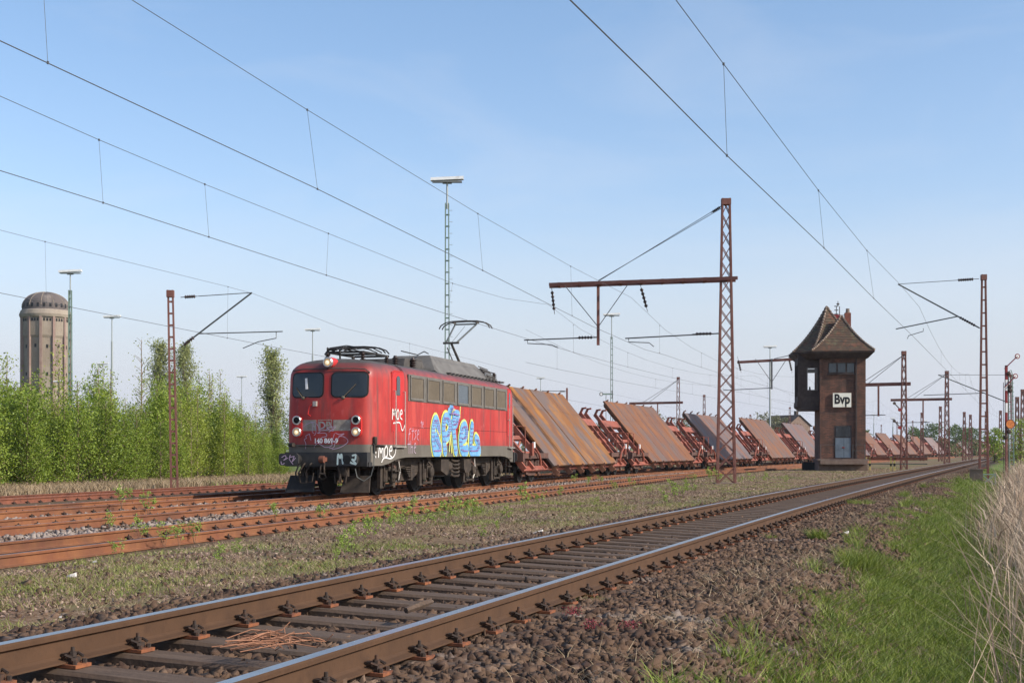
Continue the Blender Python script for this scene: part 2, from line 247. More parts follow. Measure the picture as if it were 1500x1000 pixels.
# ------------------------------------------------------------------ mesh helpers
def frame(d, up=Vector((0, 0, 1))):
    d = Vector(d).normalized()
    a = d.cross(up)
    if a.length < 1e-4: a = d.cross(Vector((1, 0, 0)))
    a.normalize(); return d, a, a.cross(d).normalized()
class MB:
    def __init__(s): s.v = []; s.f = []; s.mi = []; s.cur = 0
    def add(s, vs, fs):
        o = len(s.v); s.v += [tuple(v) for v in vs]; s.f += [tuple(i + o for i in f) for f in fs]; s.mi += [s.cur] * len(fs); return s
    def box(s, x0, x1, y0, y1, z0, z1):
        return s.add([(x0, y0, z0), (x1, y0, z0), (x1, y1, z0), (x0, y1, z0), (x0, y0, z1), (x1, y0, z1), (x1, y1, z1), (x0, y1, z1)],
                     [(0, 3, 2, 1), (4, 5, 6, 7), (0, 1, 5, 4), (1, 2, 6, 5), (2, 3, 7, 6), (3, 0, 4, 7)])
    def bar(s, p0, p1, w, h, up=(0, 0, 1)):
        p0 = Vector(p0); p1 = Vector(p1); d, a, b = frame(p1 - p0, Vector(up)); a = a * w / 2; b = b * h / 2
        vs = [p + i * a + j * b for p in (p0, p1) for i, j in ((-1, -1), (1, -1), (1, 1), (-1, 1))]
        return s.add(vs, [(3, 2, 1, 0), (4, 5, 6, 7), (0, 1, 5, 4), (1, 2, 6, 5), (2, 3, 7, 6), (3, 0, 4, 7)])
    def lathe(s, p0, d, prof, n=12, caps=True):
        p0 = Vector(p0); d, a, b = frame(d); vs = []; fs = []
        for t, r in prof:
            for k in range(n):
                an = 2 * math.pi * k / n; vs.append(p0 + d * t + (a * math.cos(an) + b * math.sin(an)) * r)
        m = len(prof)
        for i in range(m - 1):
            for k in range(n): fs.append((i * n + k, i * n + (k + 1) % n, (i + 1) * n + (k + 1) % n, (i + 1) * n + k))
        if caps: fs.append(tuple(range(n))[::-1]); fs.append(tuple((m - 1) * n + k for k in range(n)))
        return s.add(vs, fs)
    def tube(s, p0, p1, r, n=8, r2=None):
        p0 = Vector(p0); p1 = Vector(p1); return s.lathe(p0, p1 - p0, [(0, r), ((p1 - p0).length, r if r2 is None else r2)], n)
    def path(s, pts, r, n=6):
        pts = [Vector(p) for p in pts]; vs = []; fs = []; m = len(pts); ref = None
        for i, p in enumerate(pts):
            t = (pts[min(i + 1, m - 1)] - pts[max(i - 1, 0)]); t, a, b = frame(t)
            if ref is not None and a.dot(ref) < 0: a, b = -a, -b
            ref = a; rr = r[i] if isinstance(r, (list, tuple)) else r
            for k in range(n):
                an = 2 * math.pi * k / n; vs.append(p + (a * math.cos(an) + b * math.sin(an)) * rr)
        for i in range(m - 1):
            for k in range(n): fs.append((i * n + k, i * n + (k + 1) % n, (i + 1) * n + (k + 1) % n, (i + 1) * n + k))
        fs.append(tuple(range(n))[::-1]); fs.append(tuple((m - 1) * n + k for k in range(n)))
        return s.add(vs, fs)
    def prism(s, poly, f0, f1):
        """poly 2d; f0,f1 map (a,b)->3d for the two caps"""
        n = len(poly); vs = [f0(*p) for p in poly] + [f1(*p) for p in poly]
        return s.add(vs, [tuple(range(n))[::-1], tuple(range(n, 2 * n))] + [(i, (i + 1) % n, n + (i + 1) % n, n + i) for i in range(n)])
    def build(s, name, m, parent=None, smooth=None, loc=None):
        me = bpy.data.meshes.new(name); me.from_pydata(s.v, [], s.f); ms = m if isinstance(m, (list, tuple)) else [m]
        for q in ms: me.materials.append(M[q] if isinstance(q, str) else q)
        if len(ms) > 1: me.polygons.foreach_set('material_index', s.mi)
        me.validate(); 
        if smooth is not None: me.polygons.foreach_set('use_smooth', [True] * len(me.polygons)); me.set_sharp_from_angle(angle=R(smooth))
        me.update(); o = bpy.data.objects.new(name, me); C.objects.link(o)
        if parent: o.parent = parent
        if loc is not None: o.location = loc
        return o
def npmesh(name, V, F, m, parent=None, smooth=False):
    """V (n,3), F (m,k) arrays"""
    me = bpy.data.meshes.new(name); n, k = F.shape; me.vertices.add(len(V)); me.vertices.foreach_set('co', V.astype(np.float32).ravel())
    me.loops.add(n * k); me.loops.foreach_set('vertex_index', F.astype(np.int32).ravel()); me.polygons.add(n)
    me.polygons.foreach_set('loop_start', np.arange(0, n * k, k, dtype=np.int32))
    if smooth: me.polygons.foreach_set('use_smooth', np.ones(n, bool))
    me.update(calc_edges=True); me.materials.append(M[m] if isinstance(m, str) else m)
    o = bpy.data.objects.new(name, me); C.objects.link(o)
    if parent: o.parent = parent
    return o
def tag(o, label=None, cat=None, group=None, kind=None):
    if label: o['label'] = label
    if cat: o['category'] = cat
    if group: o['group'] = group
    if kind: o['kind'] = kind
    return o
def empty(name, loc=(0, 0, 0), rz=0, label=None, cat=None, group=None):
    o = bpy.data.objects.new(name, None); C.objects.link(o); o.location = loc; o.rotation_euler = (0, 0, rz); o.empty_display_size = .3
    return tag(o, label, cat, group)
KIDS = {}
def copy_tree(o, parent=None):
    c = o.copy(); C.objects.link(c); c.parent = parent
    for ch in list(o.children): copy_tree(ch, c)
    return c
# ------------------------------------------------------------------ ground
def col_ground():
    m = bpy.data.materials.new('ground_soil_grass_ballast'); m.use_nodes = True; n = m.node_tree; b = n.nodes['Principled BSDF']; b.inputs['Roughness'].default_value = .95; b.inputs['Specular IOR Level'].default_value = .15
    at = n.nodes.new('ShaderNodeVertexColor'); at.layer_name = 'zone'; sp = n.nodes.new('ShaderNodeSeparateColor'); n.links.new(at.outputs[0], sp.inputs[0])
    g = n.nodes.new('ShaderNodeNewGeometry')
    def nz(sc, de=6, st=(1, 1, 1)):
        mp = n.nodes.new('ShaderNodeMapping'); mp.inputs['Scale'].default_value = st; n.links.new(g.outputs['Position'], mp.inputs[0])
        t = n.nodes.new('ShaderNodeTexNoise'); t.inputs['Scale'].default_value = sc; t.inputs['Detail'].default_value = de; t.inputs['Roughness'].default_value = .65; n.links.new(mp.outputs[0], t.inputs['Vector']); return t.outputs[0]
    def mr(s, lo, hi, am=1.0):
        r = n.nodes.new('ShaderNodeMapRange'); r.inputs[1].default_value = lo; r.inputs[2].default_value = hi; r.inputs[4].default_value = am; n.links.new(s, r.inputs[0]); return r.outputs[0]
    def mix(f, a, c):
        x = n.nodes.new('ShaderNodeMix'); x.data_type = 'RGBA'
        for s, i in ((f, 0), (a, 6), (c, 7)):
            if isinstance(s, tuple): x.inputs[i].default_value = (*s, 1)
            else: n.links.new(s, x.inputs[i])
        return x.outputs[2]
    def mul(a, c):
        x = n.nodes.new('ShaderNodeMath'); x.operation = 'MULTIPLY'; n.links.new(a, x.inputs[0]); n.links.new(c, x.inputs[1]); return x.outputs[0]
    soil = mix(mr(nz(6), .4, .65), (.12, .070, .040), (.185, .118, .070))
    soil = mix(mr(nz(22, 4), .52, .68), soil, (.30, .22, .155))
    soil = mix(mr(nz(.9), .50, .68, .75), soil, (.13, .135, .04))            # moss and low plants
    soil = mix(mr(nz(3.1), .58, .72, .7), soil, (.075, .048, .032))
    grass = mix(mr(nz(1.1), .42, .62), (.055, .10, .016), (.11, .145, .03))
    grass = mix(mr(nz(7), .58, .72, .7), grass, (.15, .12, .06))
    bal = mix(mr(nz(14), .4, .65), (.025, .015, .010), (.06, .036, .024))  # ballast ground, darkened so its colour carries the shade in the gaps between stones
    pale = mix(mr(nz(20, 4), .42, .62), (.10, .06, .04), (.30, .25, .21))
    c = mix(sp.outputs[0], soil, bal); c = mix(sp.outputs[1], c, grass); c = mix(sp.outputs[2], c, pale)
    n.links.new(c, b.inputs['Base Color'])
    bp = n.nodes.new('ShaderNodeBump'); bp.inputs['Strength'].default_value = .8; bp.inputs['Distance'].default_value = .03; n.links.new(nz(18, 6), bp.inputs['Height']); n.links.new(bp.outputs[0], b.inputs['Normal'])
    return m
M['ground'] = col_ground()
rows = np.concatenate([[.02, .8], np.geomspace(2.0, 3600, 470)])
ang = np.radians(np.concatenate([np.arange(-180, -34, 6), np.linspace(-33, 33, 420), np.arange(36, 180, 6)])); NA = len(ang)
RR, AA = np.meshgrid(rows, ang, indexing='ij'); GX = RR * np.sin(AA); GY = RR * np.cos(AA); GZ = gz(GX, GY)
GZ = np.where(RR > 900, -.4, GZ)
V = np.stack([GX, GY, GZ], -1).reshape(-1, 3); nr = len(rows)
ii, jj = np.meshgrid(np.arange(nr - 1), np.arange(NA), indexing='ij'); j2 = (jj + 1) % NA
F = np.stack([ii * NA + jj, (ii + 1) * NA + jj, (ii + 1) * NA + j2, ii * NA + j2], -1).reshape(-1, 4)[:, ::-1]
gr = npmesh('ground', V, F, 'ground', smooth=True); gr['kind'] = 'structure'
q1 = lat_of(T1, V[:, 0], V[:, 1]); d3 = -lat_of(T3, V[:, 0], V[:, 1])
bal = sst(2.3, 1.9, -q1) * (q1 < 0) + (q1 >= 0) * sst(3.1, 2.4, q1 + .45 * vnoise(V[:, 0], V[:, 1], 1.2, 4) + .006 * np.clip(V[:, 1] - 14, 0, 60))
grs = (q1 > 0) * np.clip(sst(2.4, 3.1, q1 + .6 * vnoise(V[:, 0], V[:, 1], 1.6, 5) + .012 * np.clip(V[:, 1] - 14, 0, 40)), 0, 1)
far = (d3 > 27) | (q1 > 6); grs = np.where(far, .8, grs)
grs = np.maximum(grs, (q1 < -2.5) * (d3 < -5) * .55 * sst(-.1, .5, vnoise(V[:, 0], V[:, 1], 4, 6)))
pal = sst(1.1, 1.35, np.abs(d3 + 0)) * sst(2.9, 2.2, np.abs(d3)) + .75 * sst(.62, .5, np.abs(d3)) + .35 * (d3 > 2) * (d3 < 7)
zone = np.stack([np.clip(bal + (d3 > -5.2) * (d3 < 12) * .45, 0, 1), np.clip(grs, 0, 1), np.clip(pal, 0, 1), np.ones(len(V))], -1)
ca = gr.data.color_attributes.new('zone', 'FLOAT_COLOR', 'POINT'); ca.data.foreach_set('color', zone.astype(np.float32).ravel())

# ------------------------------------------------------------------ tracks
PROF = [(-.035, 0), (.035, 0), (.036, -.012), (.034, -.035), (.010, -.047), (.009, -.128), (.030, -.140), (.072, -.150), (.072, -.160), (-.072, -.160), (-.072, -.150), (-.030, -.140), (-.009, -.128), (-.010, -.047), (-.034, -.035), (-.036, -.012)]
def rail(P, o, s0, s1, zt, mats, parent, step=1.0):
    ss = np.arange(s0, s1 + .01, step); n = len(PROF); vs = []; fs = []; mi = []
    for s in ss:
        x, y, h = ev(P, s); px, py = math.cos(h), -math.sin(h)
        for a, b in PROF: vs.append((x + px * (a + o), y + py * (a + o), zt + b))
    for i in range(len(ss) - 1):
        for k in range(n):
            k2 = (k + 1) % n; fs.append((i * n + k, i * n + k2, (i + 1) * n + k2, (i + 1) * n + k)); mi.append(1 if k == 0 else 0)
    fs.append(tuple(range(n))); mi.append(0); fs.append(tuple((len(ss) - 1) * n + k for k in range(n))[::-1]); mi.append(0)
    b = MB(); b.v = vs; b.f = fs; b.mi = mi; o_ = b.build('rail', list(mats), parent); o_.data.polygons.foreach_set('use_smooth', [False] * len(fs)); return o_
def fastening_mb(side=1):
    b = MB(); S = .88; b.cur = 0; b.box(-.17, .17, -.08, .08, -.183, -.161)
    b.cur = 1
    for sg in (-1, 1):
        b.box(sg * .085 - .03, sg * .085 + .03, -.045, .045, -.161, -.125)                      # rib
        b.box(sg * .055 - .032, sg * .055 + .032, -.028, .028, -.128, -.104)                     # clip over the foot
        b.lathe((sg * .088, 0, -.165), (0, 0, 1), [(0, .013), (.045, .013), (.045, .025), (.075, .025), (.075, .013), (.105, .012)], 8)
        b.path([(sg * .05, -.05, -.13), (sg * .085, -.065, -.105), (sg * .125, -.055, -.12)], .011, 5)
        b.path([(sg * .05, .05, -.13), (sg * .085, .065, -.105), (sg * .125, .055, -.12)], .011, 5)
        b.lathe((sg * .14, -.05, -.165), (0, 0, 1), [(0, .016), (.03, .016), (.03, .01)], 6); b.lathe((sg * .14, .05, -.165), (0, 0, 1), [(0, .016), (.03, .016), (.03, .01)], 6)
    b.v = [(x * .88, y * .85, -.161 + (z + .161) * .85) for x, y, z in b.v]; return b
def sleeper_mb(seed):
    r = random.Random(seed); b = MB(); ys = [-1.3, -1.1, -.6, 0, .6, 1.1, 1.3]; vs = []; fs = []
    for y in ys:
        w = .128 + r.uniform(-.006, .006); z1 = -.184 + r.uniform(-.006, 0) * (abs(y) < .5 or abs(y) > 1.1)
        for dx, z in ((-w, -.34), (w, -.34), (w, z1 - .02), (w - .02, z1), (-w + .02, z1), (-w, z1 - .02)): vs.append((y, dx, z))
    for i in range(6):
        for k in range(6): fs.append((i * 6 + k, i * 6 + (k + 1) % 6, (i + 1) * 6 + (k + 1) % 6, (i + 1) * 6 + k))
    fs += [tuple(range(6))[::-1], tuple(36 + k for k in range(6))]
    b.add(vs, fs); return b
def instance_mesh(name, src, mats, parent, mat_list):
    """one mesh holding src copies at the given 4x4 matrices (for the far, uncountable remainder)"""
    V0 = np.array(src.v); n = len(V0); vs = []; fs = []; mi = []
    for k, m in enumerate(mats):
        A = np.array(m); vs.append(V0 @ A[:3, :3].T + A[:3, 3]); fs += [tuple(i + k * n for i in f) for f in src.f]; mi += src.mi
    b = MB(); b.v = [tuple(v) for v in np.concatenate(vs)]; b.f = fs; b.mi = mi; return b.build(name, mat_list, parent)
def track(P, s0, s1, zt, roll, label, mats, n_parts, fast_from, fast_to, wood, group=None, pitch=.6, o0=0):
    t = empty('railway_track', (0, 0, 0), 0, label, 'railway track')
    zr = zt - math.tan(roll) * .75; zl = zt + math.tan(roll) * .75
    rail(P, .753, s0, s1, zr, mats, t, .5 if s0 < 5 else 1); rail(P, -.753, s0, s1, zl, mats, t)
    ss = [fast_from + k * pitch for k in range(int((fast_to - fast_from) / pitch))]
    fb = fastening_mb(); far = []; fars = []
    fo = None; sl = [None, None, None]
    sb = [sleeper_mb(k) for k in range(3)]
    for k, s in enumerate(ss):
        x, y, h = ev(P, s); near = k < n_parts
        Ms = Matrix.Translation((x, y, zt)) @ Matrix.Rotation(-h + random.uniform(-.012, .012), 4, 'Z') @ Matrix.Rotation(roll, 4, 'Y')
        if near:
            par = t
            if wood:
                v = k % 3
                if sl[v] is None: sl[v] = o = sb[v].build('sleeper', 'wood', t)
                else: o = sl[v].copy(); C.objects.link(o)
                o.parent = t; o.matrix_local = Ms; par = o
            for lt in (-.753, .753):
                if fo is None: fo = f = fb.build('rail_fastening', ['plate_rust' if wood else 'rust_dark', 'clip'], par)
                else: f = fo.copy(); C.objects.link(f); f.parent = par
                if wood: f.matrix_local = Matrix.Translation((lt, 0, 0)) @ Matrix.Rotation(random.choice((0, math.pi)), 4, 'Z')
                else: f.matrix_local = Ms @ Matrix.Translation((lt, 0, 0))
        else:
            far += [Ms @ Matrix.Translation((lt, 0, 0)) for lt in (-.753, .753)]; fars.append(Ms)
    if far: tag(instance_mesh('rail_fastenings', fb, far, t, ['plate_rust' if wood else 'rust_dark', 'clip']), kind='stuff')
    if wood and fars: tag(instance_mesh('sleepers', sb[0], fars, t, ['wood']), kind='stuff')
    return t
track(T1, -7, 480, .3025, math.atan(.055 / 1.507), 'nearest track, with wooden sleepers and blue-white shining rails', ('rail_side', 'rail_top'), 100, -5, 170, True)
track(T2, -12, 300, 0, 0, 'rusty orange track between the weedy strip and the track the locomotive stands on', ('rail_rust', 'rail_rust_top'), 50, 20, 110, False)
track(T3, -12, 500, 0, 0, 'track directly under the red locomotive and its train', ('rail_rust', 'rail_rust_top'), 50, 22, 80, False)
track(T4, -12, 300, 0, 0, 'rusty track next behind the locomotive, darkened by its shadow', ('rail_rust', 'rail_rust_top'), 50, 26, 80, False)
track(T5, -12, 300, -.02, 0, 'farthest brown rusty track, along the foot of the birch thicket', ('rust_dark', 'rail_rust_top'), 50, 28, 80, False)

# ------------------------------------------------------------------ stones
def block():
    v = np.array([(x, y, z) for z in (-1, 1) for y in (-1, 1) for x in (-1, 1)], float) * .72
    return v, np.array([(0, 2, 3), (0, 3, 1), (4, 5, 7), (4, 7, 6), (0, 1, 5), (0, 5, 4), (2, 6, 7), (2, 7, 3), (0, 4, 6), (0, 6, 2), (1, 3, 7), (1, 7, 5)])
def ico():
    t = (1 + 5 ** .5) / 2; v = np.array([(-1, t, 0), (1, t, 0), (-1, -t, 0), (1, -t, 0), (0, -1, t), (0, 1, t), (0, -1, -t), (0, 1, -t), (t, 0, -1), (t, 0, 1), (-t, 0, -1), (-t, 0, 1)], float)
    f = np.array([(0, 11, 5), (0, 5, 1), (0, 1, 7), (0, 7, 10), (0, 10, 11), (1, 5, 9), (5, 11, 4), (11, 10, 2), (10, 7, 6), (7, 1, 8), (3, 9, 4), (3, 4, 2), (3, 2, 6), (3, 6, 8), (3, 8, 9), (4, 9, 5), (2, 4, 11), (6, 2, 10), (8, 6, 7), (9, 8, 1)])
    return v / np.linalg.norm(v[0]), f
IV, IF = block()
def stones(name, X, Y, Z, size, m, label, cat):
    n = len(X); var = RNG.normal(0, .30, (24, 8, 3)) + IV; k = RNG.integers(0, 24, n)
    sc = size[:, None] * RNG.uniform(.5, 1.5, (n, 3)) * np.array([1.1, 1, .75])
    a = RNG.uniform(0, 6.28, n); b = RNG.uniform(-.9, .9, n); ca, sa, cb, sb = np.cos(a), np.sin(a), np.cos(b), np.sin(b)
    P = var[k] * sc[:, None, :]; x = P[..., 0]; z = P[..., 2]; x2 = x * cb[:, None] + z * sb[:, None]; z2 = -x * sb[:, None] + z * cb[:, None]; y = P[..., 1]
    x3 = x2 * ca[:, None] - y * sa[:, None]; y3 = x2 * sa[:, None] + y * ca[:, None]
    V = np.stack([x3 + X[:, None], y3 + Y[:, None], z2 + Z[:, None]], -1).reshape(-1, 3); F = (IF[None] + (np.arange(n) * 8)[:, None, None]).reshape(-1, 3)
    o = npmesh(name, V, F, m); tag(o, label, cat, None, 'stuff'); return o
def scatter(P, bands):
    """bands: (s0,s1,q0,q1,density) -> X,Y"""
    xs = []; ys = []
    for s0, s1, a, b, dn in bands:
        n = int((s1 - s0) * (b - a) * dn); s = RNG.uniform(s0, s1, n); q = RNG.uniform(a, b, n)
        x = np.interp(s, P['s'], P['x']); y = np.interp(s, P['s'], P['y']); h = np.interp(s, P['s'], P['h']); xs.append(x + q * np.cos(h)); ys.append(y - q * np.sin(h))
    return np.concatenate(xs), np.concatenate(ys)
X, Y = scatter(T1, [(-4, 8, -2.3, 3.6, 1200), (8, 20, -2.2, 3.4, 850), (20, 45, -2.1, 2.9, 330), (45, 95, -2.0, 2.3, 70), (20, 60, -.72, .72, 260), (60, 110, -.72, .72, 120), (20, 50, .9, 2.4, 180)])
q = lat_of(T1, X, Y); keep = (q < 2.5) | (RNG.random(len(X)) < np.clip((3.6 - q), 0, 1) * (.6 + .4 * vnoise(X, Y, .8, 8))); X, Y, q = X[keep], Y[keep], q[keep]
Z = gz(X, Y) + RNG.uniform(-.015, .034, len(X)); Z = np.minimum(Z, .104 - np.where(np.abs(q) < 1.36, .040, np.where(q > 0, .030 * sst(2.1, 1.8, q), 0)))
stones('ballast_stones', X, Y, Z, RNG.uniform(.013, .040, len(X)), 'stone', 'brown broken stones lying round the sleepers of the nearest track', 'ballast')
X, Y = scatter(T3, [(-10, 60, 1.05, 1.12, 40), (10, 48, .9, 3.1, 60), (48, 90, .9, 3.1, 25), (5, 36, -.6, .6, 40), (0, 40, -2.6, -1, 40), (0, 50, -6.4, -2.8, 10)])
Z = gz(X, Y) + RNG.uniform(.0, .035, len(X))
stones('pale_ballast_stones', X, Y, Z, RNG.uniform(.025, .05, len(X)), 'stone_pale', 'pale grey stones between the rusty rails in front of the locomotive', 'ballast')
X, Y = scatter(T1, [(0, 14, -6.5, -2.1, 22), (14, 40, -7, -2.1, 9)]); Z = gz(X, Y) + RNG.uniform(-.01, .015, len(X))
stones('scattered_stones', X, Y, Z, RNG.uniform(.012, .035, len(X)), 'stone', 'scattered brown stones in the weedy strip between the tracks', 'stones')

# ------------------------------------------------------------------ grass, straw and reeds (uncountable)
def blades(name, X, Y, h, w, m, label, cat, lean=.5, z=None, seg=3, bias=(0, 0), kind='stuff', parent=None):
    n = len(X); Z = gz(X, Y) - .01 if z is None else z; a = RNG.uniform(0, 6.28, n); f = RNG.uniform(0, 6.28, n)
    le = lean * RNG.uniform(.2, 1.3, n) * h; dx = np.cos(a) * le + bias[0] * h; dy = np.sin(a) * le + bias[1] * h; wx = np.cos(f) * w / 2; wy = np.sin(f) * w / 2
    ts = [0, .5, 1]; wd = [1, .75, .12]; P = []
    for t, ww in zip(ts, wd):
        cx = X + dx * t * t; cy = Y + dy * t * t; cz = Z + h * (t - .12 * t * t)
        P += [np.stack([cx - wx * ww, cy - wy * ww, cz], -1), np.stack([cx + wx * ww, cy + wy * ww, cz], -1)]
    V = np.stack(P, 1).reshape(-1, 3); b = (np.arange(n) * 6)[:, None]
    F = np.concatenate([b + np.array([[0, 1, 3, 2]]), b + np.array([[2, 3, 5, 4]])], 0)
    o = npmesh(name, V, F, m, parent)
    if kind: tag(o, label, cat, None, kind)
    return o
def clumpy(X, Y, sc, thr, seed): return vnoise(X, Y, sc, seed) + RNG.normal(0, .12, len(X)) > thr
X, Y = scatter(T1, [(-6, 10, 1.5, 5.5, 4000), (10, 24, 1.5, 5, 1900), (24, 50, 1.2, 4.8, 760), (50, 100, 1.2, 5, 200)])
q = lat_of(T1, X, Y); pr = sst(2.4, 3.1, q + .6 * vnoise(X, Y, 1.4, 9) + .012 * np.clip(Y - 14, 0, 40)); k = (RNG.random(len(X)) < pr) & (vnoise(X, Y, .7, 12) > -.30 - .25 * sst(2.6, 3.4, q)) & (vnoise(X, Y, 2.3, 44) + .5 * sst(2.4, 3.6, q) > -.12); X, Y = X[k], Y[k]
hh = RNG.uniform(.06, .15, len(X)) * (1 + .8 * np.clip(vnoise(X, Y, .9, 10), 0, 1)) ; blades('grass', X, Y, hh, RNG.uniform(.004, .010, len(X)) * (1 + Y / 40), 'grass', 'green grass filling the shallow ditch right of the nearest track', 'grass', 1.0)
X, Y = scatter(T1, [(-6, 12, 1.4, 6, 500), (12, 30, 1.3, 6, 200), (30, 70, 1.1, 6, 60)])
k = clumpy(X, Y, 1.1, .05, 14); X, Y = X[k], Y[k]
blades('dry_grass', X, Y, RNG.uniform(.05, .16, len(X)), RNG.uniform(.004, .008, len(X)) * (1 + Y / 40), 'dry', 'flattened straw-coloured grass mixed into the green ditch', 'dry grass', 1.6)
# weedy strip between the nearest track and the rusty one
X, Y = scatter(T1, [(-2, 12, -8, -1.9, 700), (12, 30, -9.5, -1.9, 480), (30, 60, -12, -1.9, 150), (60, 110, -14, -2, 45)])
dd = -lat_of(T3, X, Y); k = (dd < -5.3) & clumpy(X, Y, 2.2, .16, 16); X, Y = X[k], Y[k]
blades('strip_grass', X, Y, RNG.uniform(.03, .09, len(X)), RNG.uniform(.004, .008, len(X)) * (1 + Y / 40), 'grass2', 'thin olive grass on the strip between the nearest track and the rusty tracks', 'grass', .8)
X, Y = scatter(T1, [(-2, 12, -8, -1.9, 300), (12, 30, -9.5, -1.9, 240), (30, 60, -12, -1.9, 80), (60, 110, -14, -2, 40)])
dd = -lat_of(T3, X, Y); k = (dd < -5.2) & clumpy(X, Y, 1.7, -.05, 18); X, Y = X[k], Y[k]
blades('strip_straw', X, Y, RNG.uniform(.03, .09, len(X)), RNG.uniform(.004, .008, len(X)) * (1 + Y / 40), 'dry', 'dead straw lying on the brown strip between the tracks', 'dry grass', 1.6)
X, Y = scatter(T1, [(-2, 12, -8, -1.8, 260), (12, 30, -9.5, -1.8, 200), (30, 60, -12, -1.9, 70), (60, 110, -14, -2, 30), (0, 30, 2.0, 3.2, 120)])
dd = -lat_of(T3, X, Y); k = (dd < -5.2) & clumpy(X, Y, 1.3, -.05, 26); X, Y = X[k], Y[k]; n = len(X)
k = RNG.normal(0, 1, (n, 3)); k[:, 2] = np.abs(k[:, 2]) + .6; k /= np.linalg.norm(k, axis=1)[:, None]; r = RNG.normal(0, 1, (n, 3)); a = np.cross(k, r); a /= np.linalg.norm(a, axis=1)[:, None]; c = np.cross(k, a); P = np.stack([X, Y, gz(X, Y) + .012], -1); s = (RNG.uniform(.008, .022, n) * (1 + Y / 60))[:, None]
o = npmesh('dead_leaves', np.stack([P - a * s, P + c * s * .6, P + a * s, P - c * s * .6], 1).reshape(-1, 3), (np.arange(n) * 4)[:, None] + np.array([[0, 1, 2, 3]]), 'deadleaf'); tag(o, 'brown and pale dead leaves lying on the weedy strip', 'dead leaves', None, 'stuff')
# grass before the thicket and beyond the yard
X, Y = scatter(offset(T5, 6.2), [(5, 100, -4.4, 3, 130)])
blades('verge_straw', X, Y, RNG.uniform(.15, .42, len(X)), RNG.uniform(.02, .035, len(X)), 'dry', 'tan dry grass along the foot of the birch thicket', 'dry grass', .7)
X, Y = scatter(T3, [(60, 200, -14, -5.5, 22)]); q = lat_of(T1, X, Y); k = q < -2.2; X, Y = X[k], Y[k]
blades('mound_straw', X, Y, RNG.uniform(.15, .4, len(X)), RNG.uniform(.03, .06, len(X)), 'dry', 'pale dry grass round the signal box and along the far rails', 'dry grass', .9)
X, Y = scatter(T3, [(50, 220, -16, -5.5, 16)]); q = lat_of(T1, X, Y); k = (q < -2.2) & clumpy(X, Y, 4, .05, 22); X, Y = X[k], Y[k]
blades('far_grass', X, Y, RNG.uniform(.12, .3, len(X)), RNG.uniform(.03, .06, len(X)), 'grass', 'green grass patches round the signal box', 'grass', .8)
# reeds on the right bank
def reeds():
    X, Y = scatter(T1, [(0, 14, 3.7, 8, 55), (14, 30, 3.5, 9, 70), (30, 60, 3.5, 10, 36), (60, 110, 3.4, 12, 18)])
    q = lat_of(T1, X, Y); k = (RNG.random(len(X)) < sst(3.75, 5.6, q + .6 * vnoise(X, Y, 1.7, 31))) & (Y > 5.5) & ((X / Y) > .29); X, Y = X[k], Y[k]
    n = len(X); h = RNG.uniform(.7, 1.45, n)
    blades('dry_reeds', X, Y, h, RNG.uniform(.006, .016, n) * (1 + Y / 50), 'reed', 'tall pinkish dry reeds and grass stalks at the right edge', 'reeds', .5, bias=(-.10, 0))
    k = (RNG.random(n) < .3) & (Y > 13); a = RNG.uniform(0, 6.28, n); blades('reed_plumes', X[k] - .10 * h[k] * .8, Y[k], RNG.uniform(.12, .22, k.sum()), RNG.uniform(.015, .03, k.sum()), 'reed', 'pale seed heads on the tall reeds at the right edge', 'reeds', .6, z=gz(X[k], Y[k]) + h[k] * .72)
    X2 = np.repeat(X, 4) + RNG.normal(0, .12, 4 * n); Y2 = np.repeat(Y, 4) + RNG.normal(0, .12, 4 * n); h2 = np.repeat(h, 4) * RNG.uniform(.35, .85, 4 * n)
    blades('dry_reed_leaves', X2, Y2, h2, RNG.uniform(.004, .009, 4 * n) * (1 + Y2 / 50), 'reed', 'lower tangle of dry stalks among the tall reeds at the right edge', 'reeds', .9, bias=(-.12, 0))
reeds()
X, Y = scatter(T1, [(1, 9, 4.6, 8, 80), (9, 18, 5.0, 8, 55)]); k = (Y > 4.5) & (X / Y > .30); X, Y = X[k], Y[k]
blades('dense_reeds', X, Y, RNG.uniform(.7, 1.2, len(X)), RNG.uniform(.004, .007, len(X)), 'reed', 'dense reed stalks in the lower right corner, shading the ditch grass', 'reeds', .45, bias=(-.06, 0))
cx, cy = scatter(T1, [(-2, 12, 2.2, 4.6, 2.4), (12, 30, 1.9, 4.4, 1.5), (30, 60, 1.5, 4.2, .7)]); m = 70; X = np.repeat(cx, m) + RNG.normal(0, .07, m * len(cx)); Y = np.repeat(cy, m) + RNG.normal(0, .07, m * len(cx)); hh = np.repeat(RNG.uniform(.12, .27, len(cx)), m) * RNG.uniform(.6, 1.1, len(X))
blades('grass_clumps', X, Y, hh, RNG.uniform(.004, .009, len(X)) * (1 + Y / 40), 'grass', 'longer green grass clumps in the ditch right of the nearest track', 'grass', .8)
cx, cy = scatter(T1, [(-2, 14, 1.9, 3.4, 1.6), (14, 40, 1.7, 3.0, .9), (0, 16, -6, -2.2, .9), (16, 50, -9, -2.3, .5)]); m = 46; X = np.repeat(cx, m) + RNG.normal(0, .10, m * len(cx)); Y = np.repeat(cy, m) + RNG.normal(0, .14, m * len(cx)); k = (-lat_of(T3, X, Y) < -5.3) & (Y > 3); X, Y = X[k], Y[k]
blades('dead_stalks', X, Y, RNG.uniform(.03, .16, len(X)), RNG.uniform(.003, .006, len(X)) * (1 + Y / 30), 'deadleaf', 'flattened dead brown stalks in patches beside the ballast', 'dry grass', 3.2)
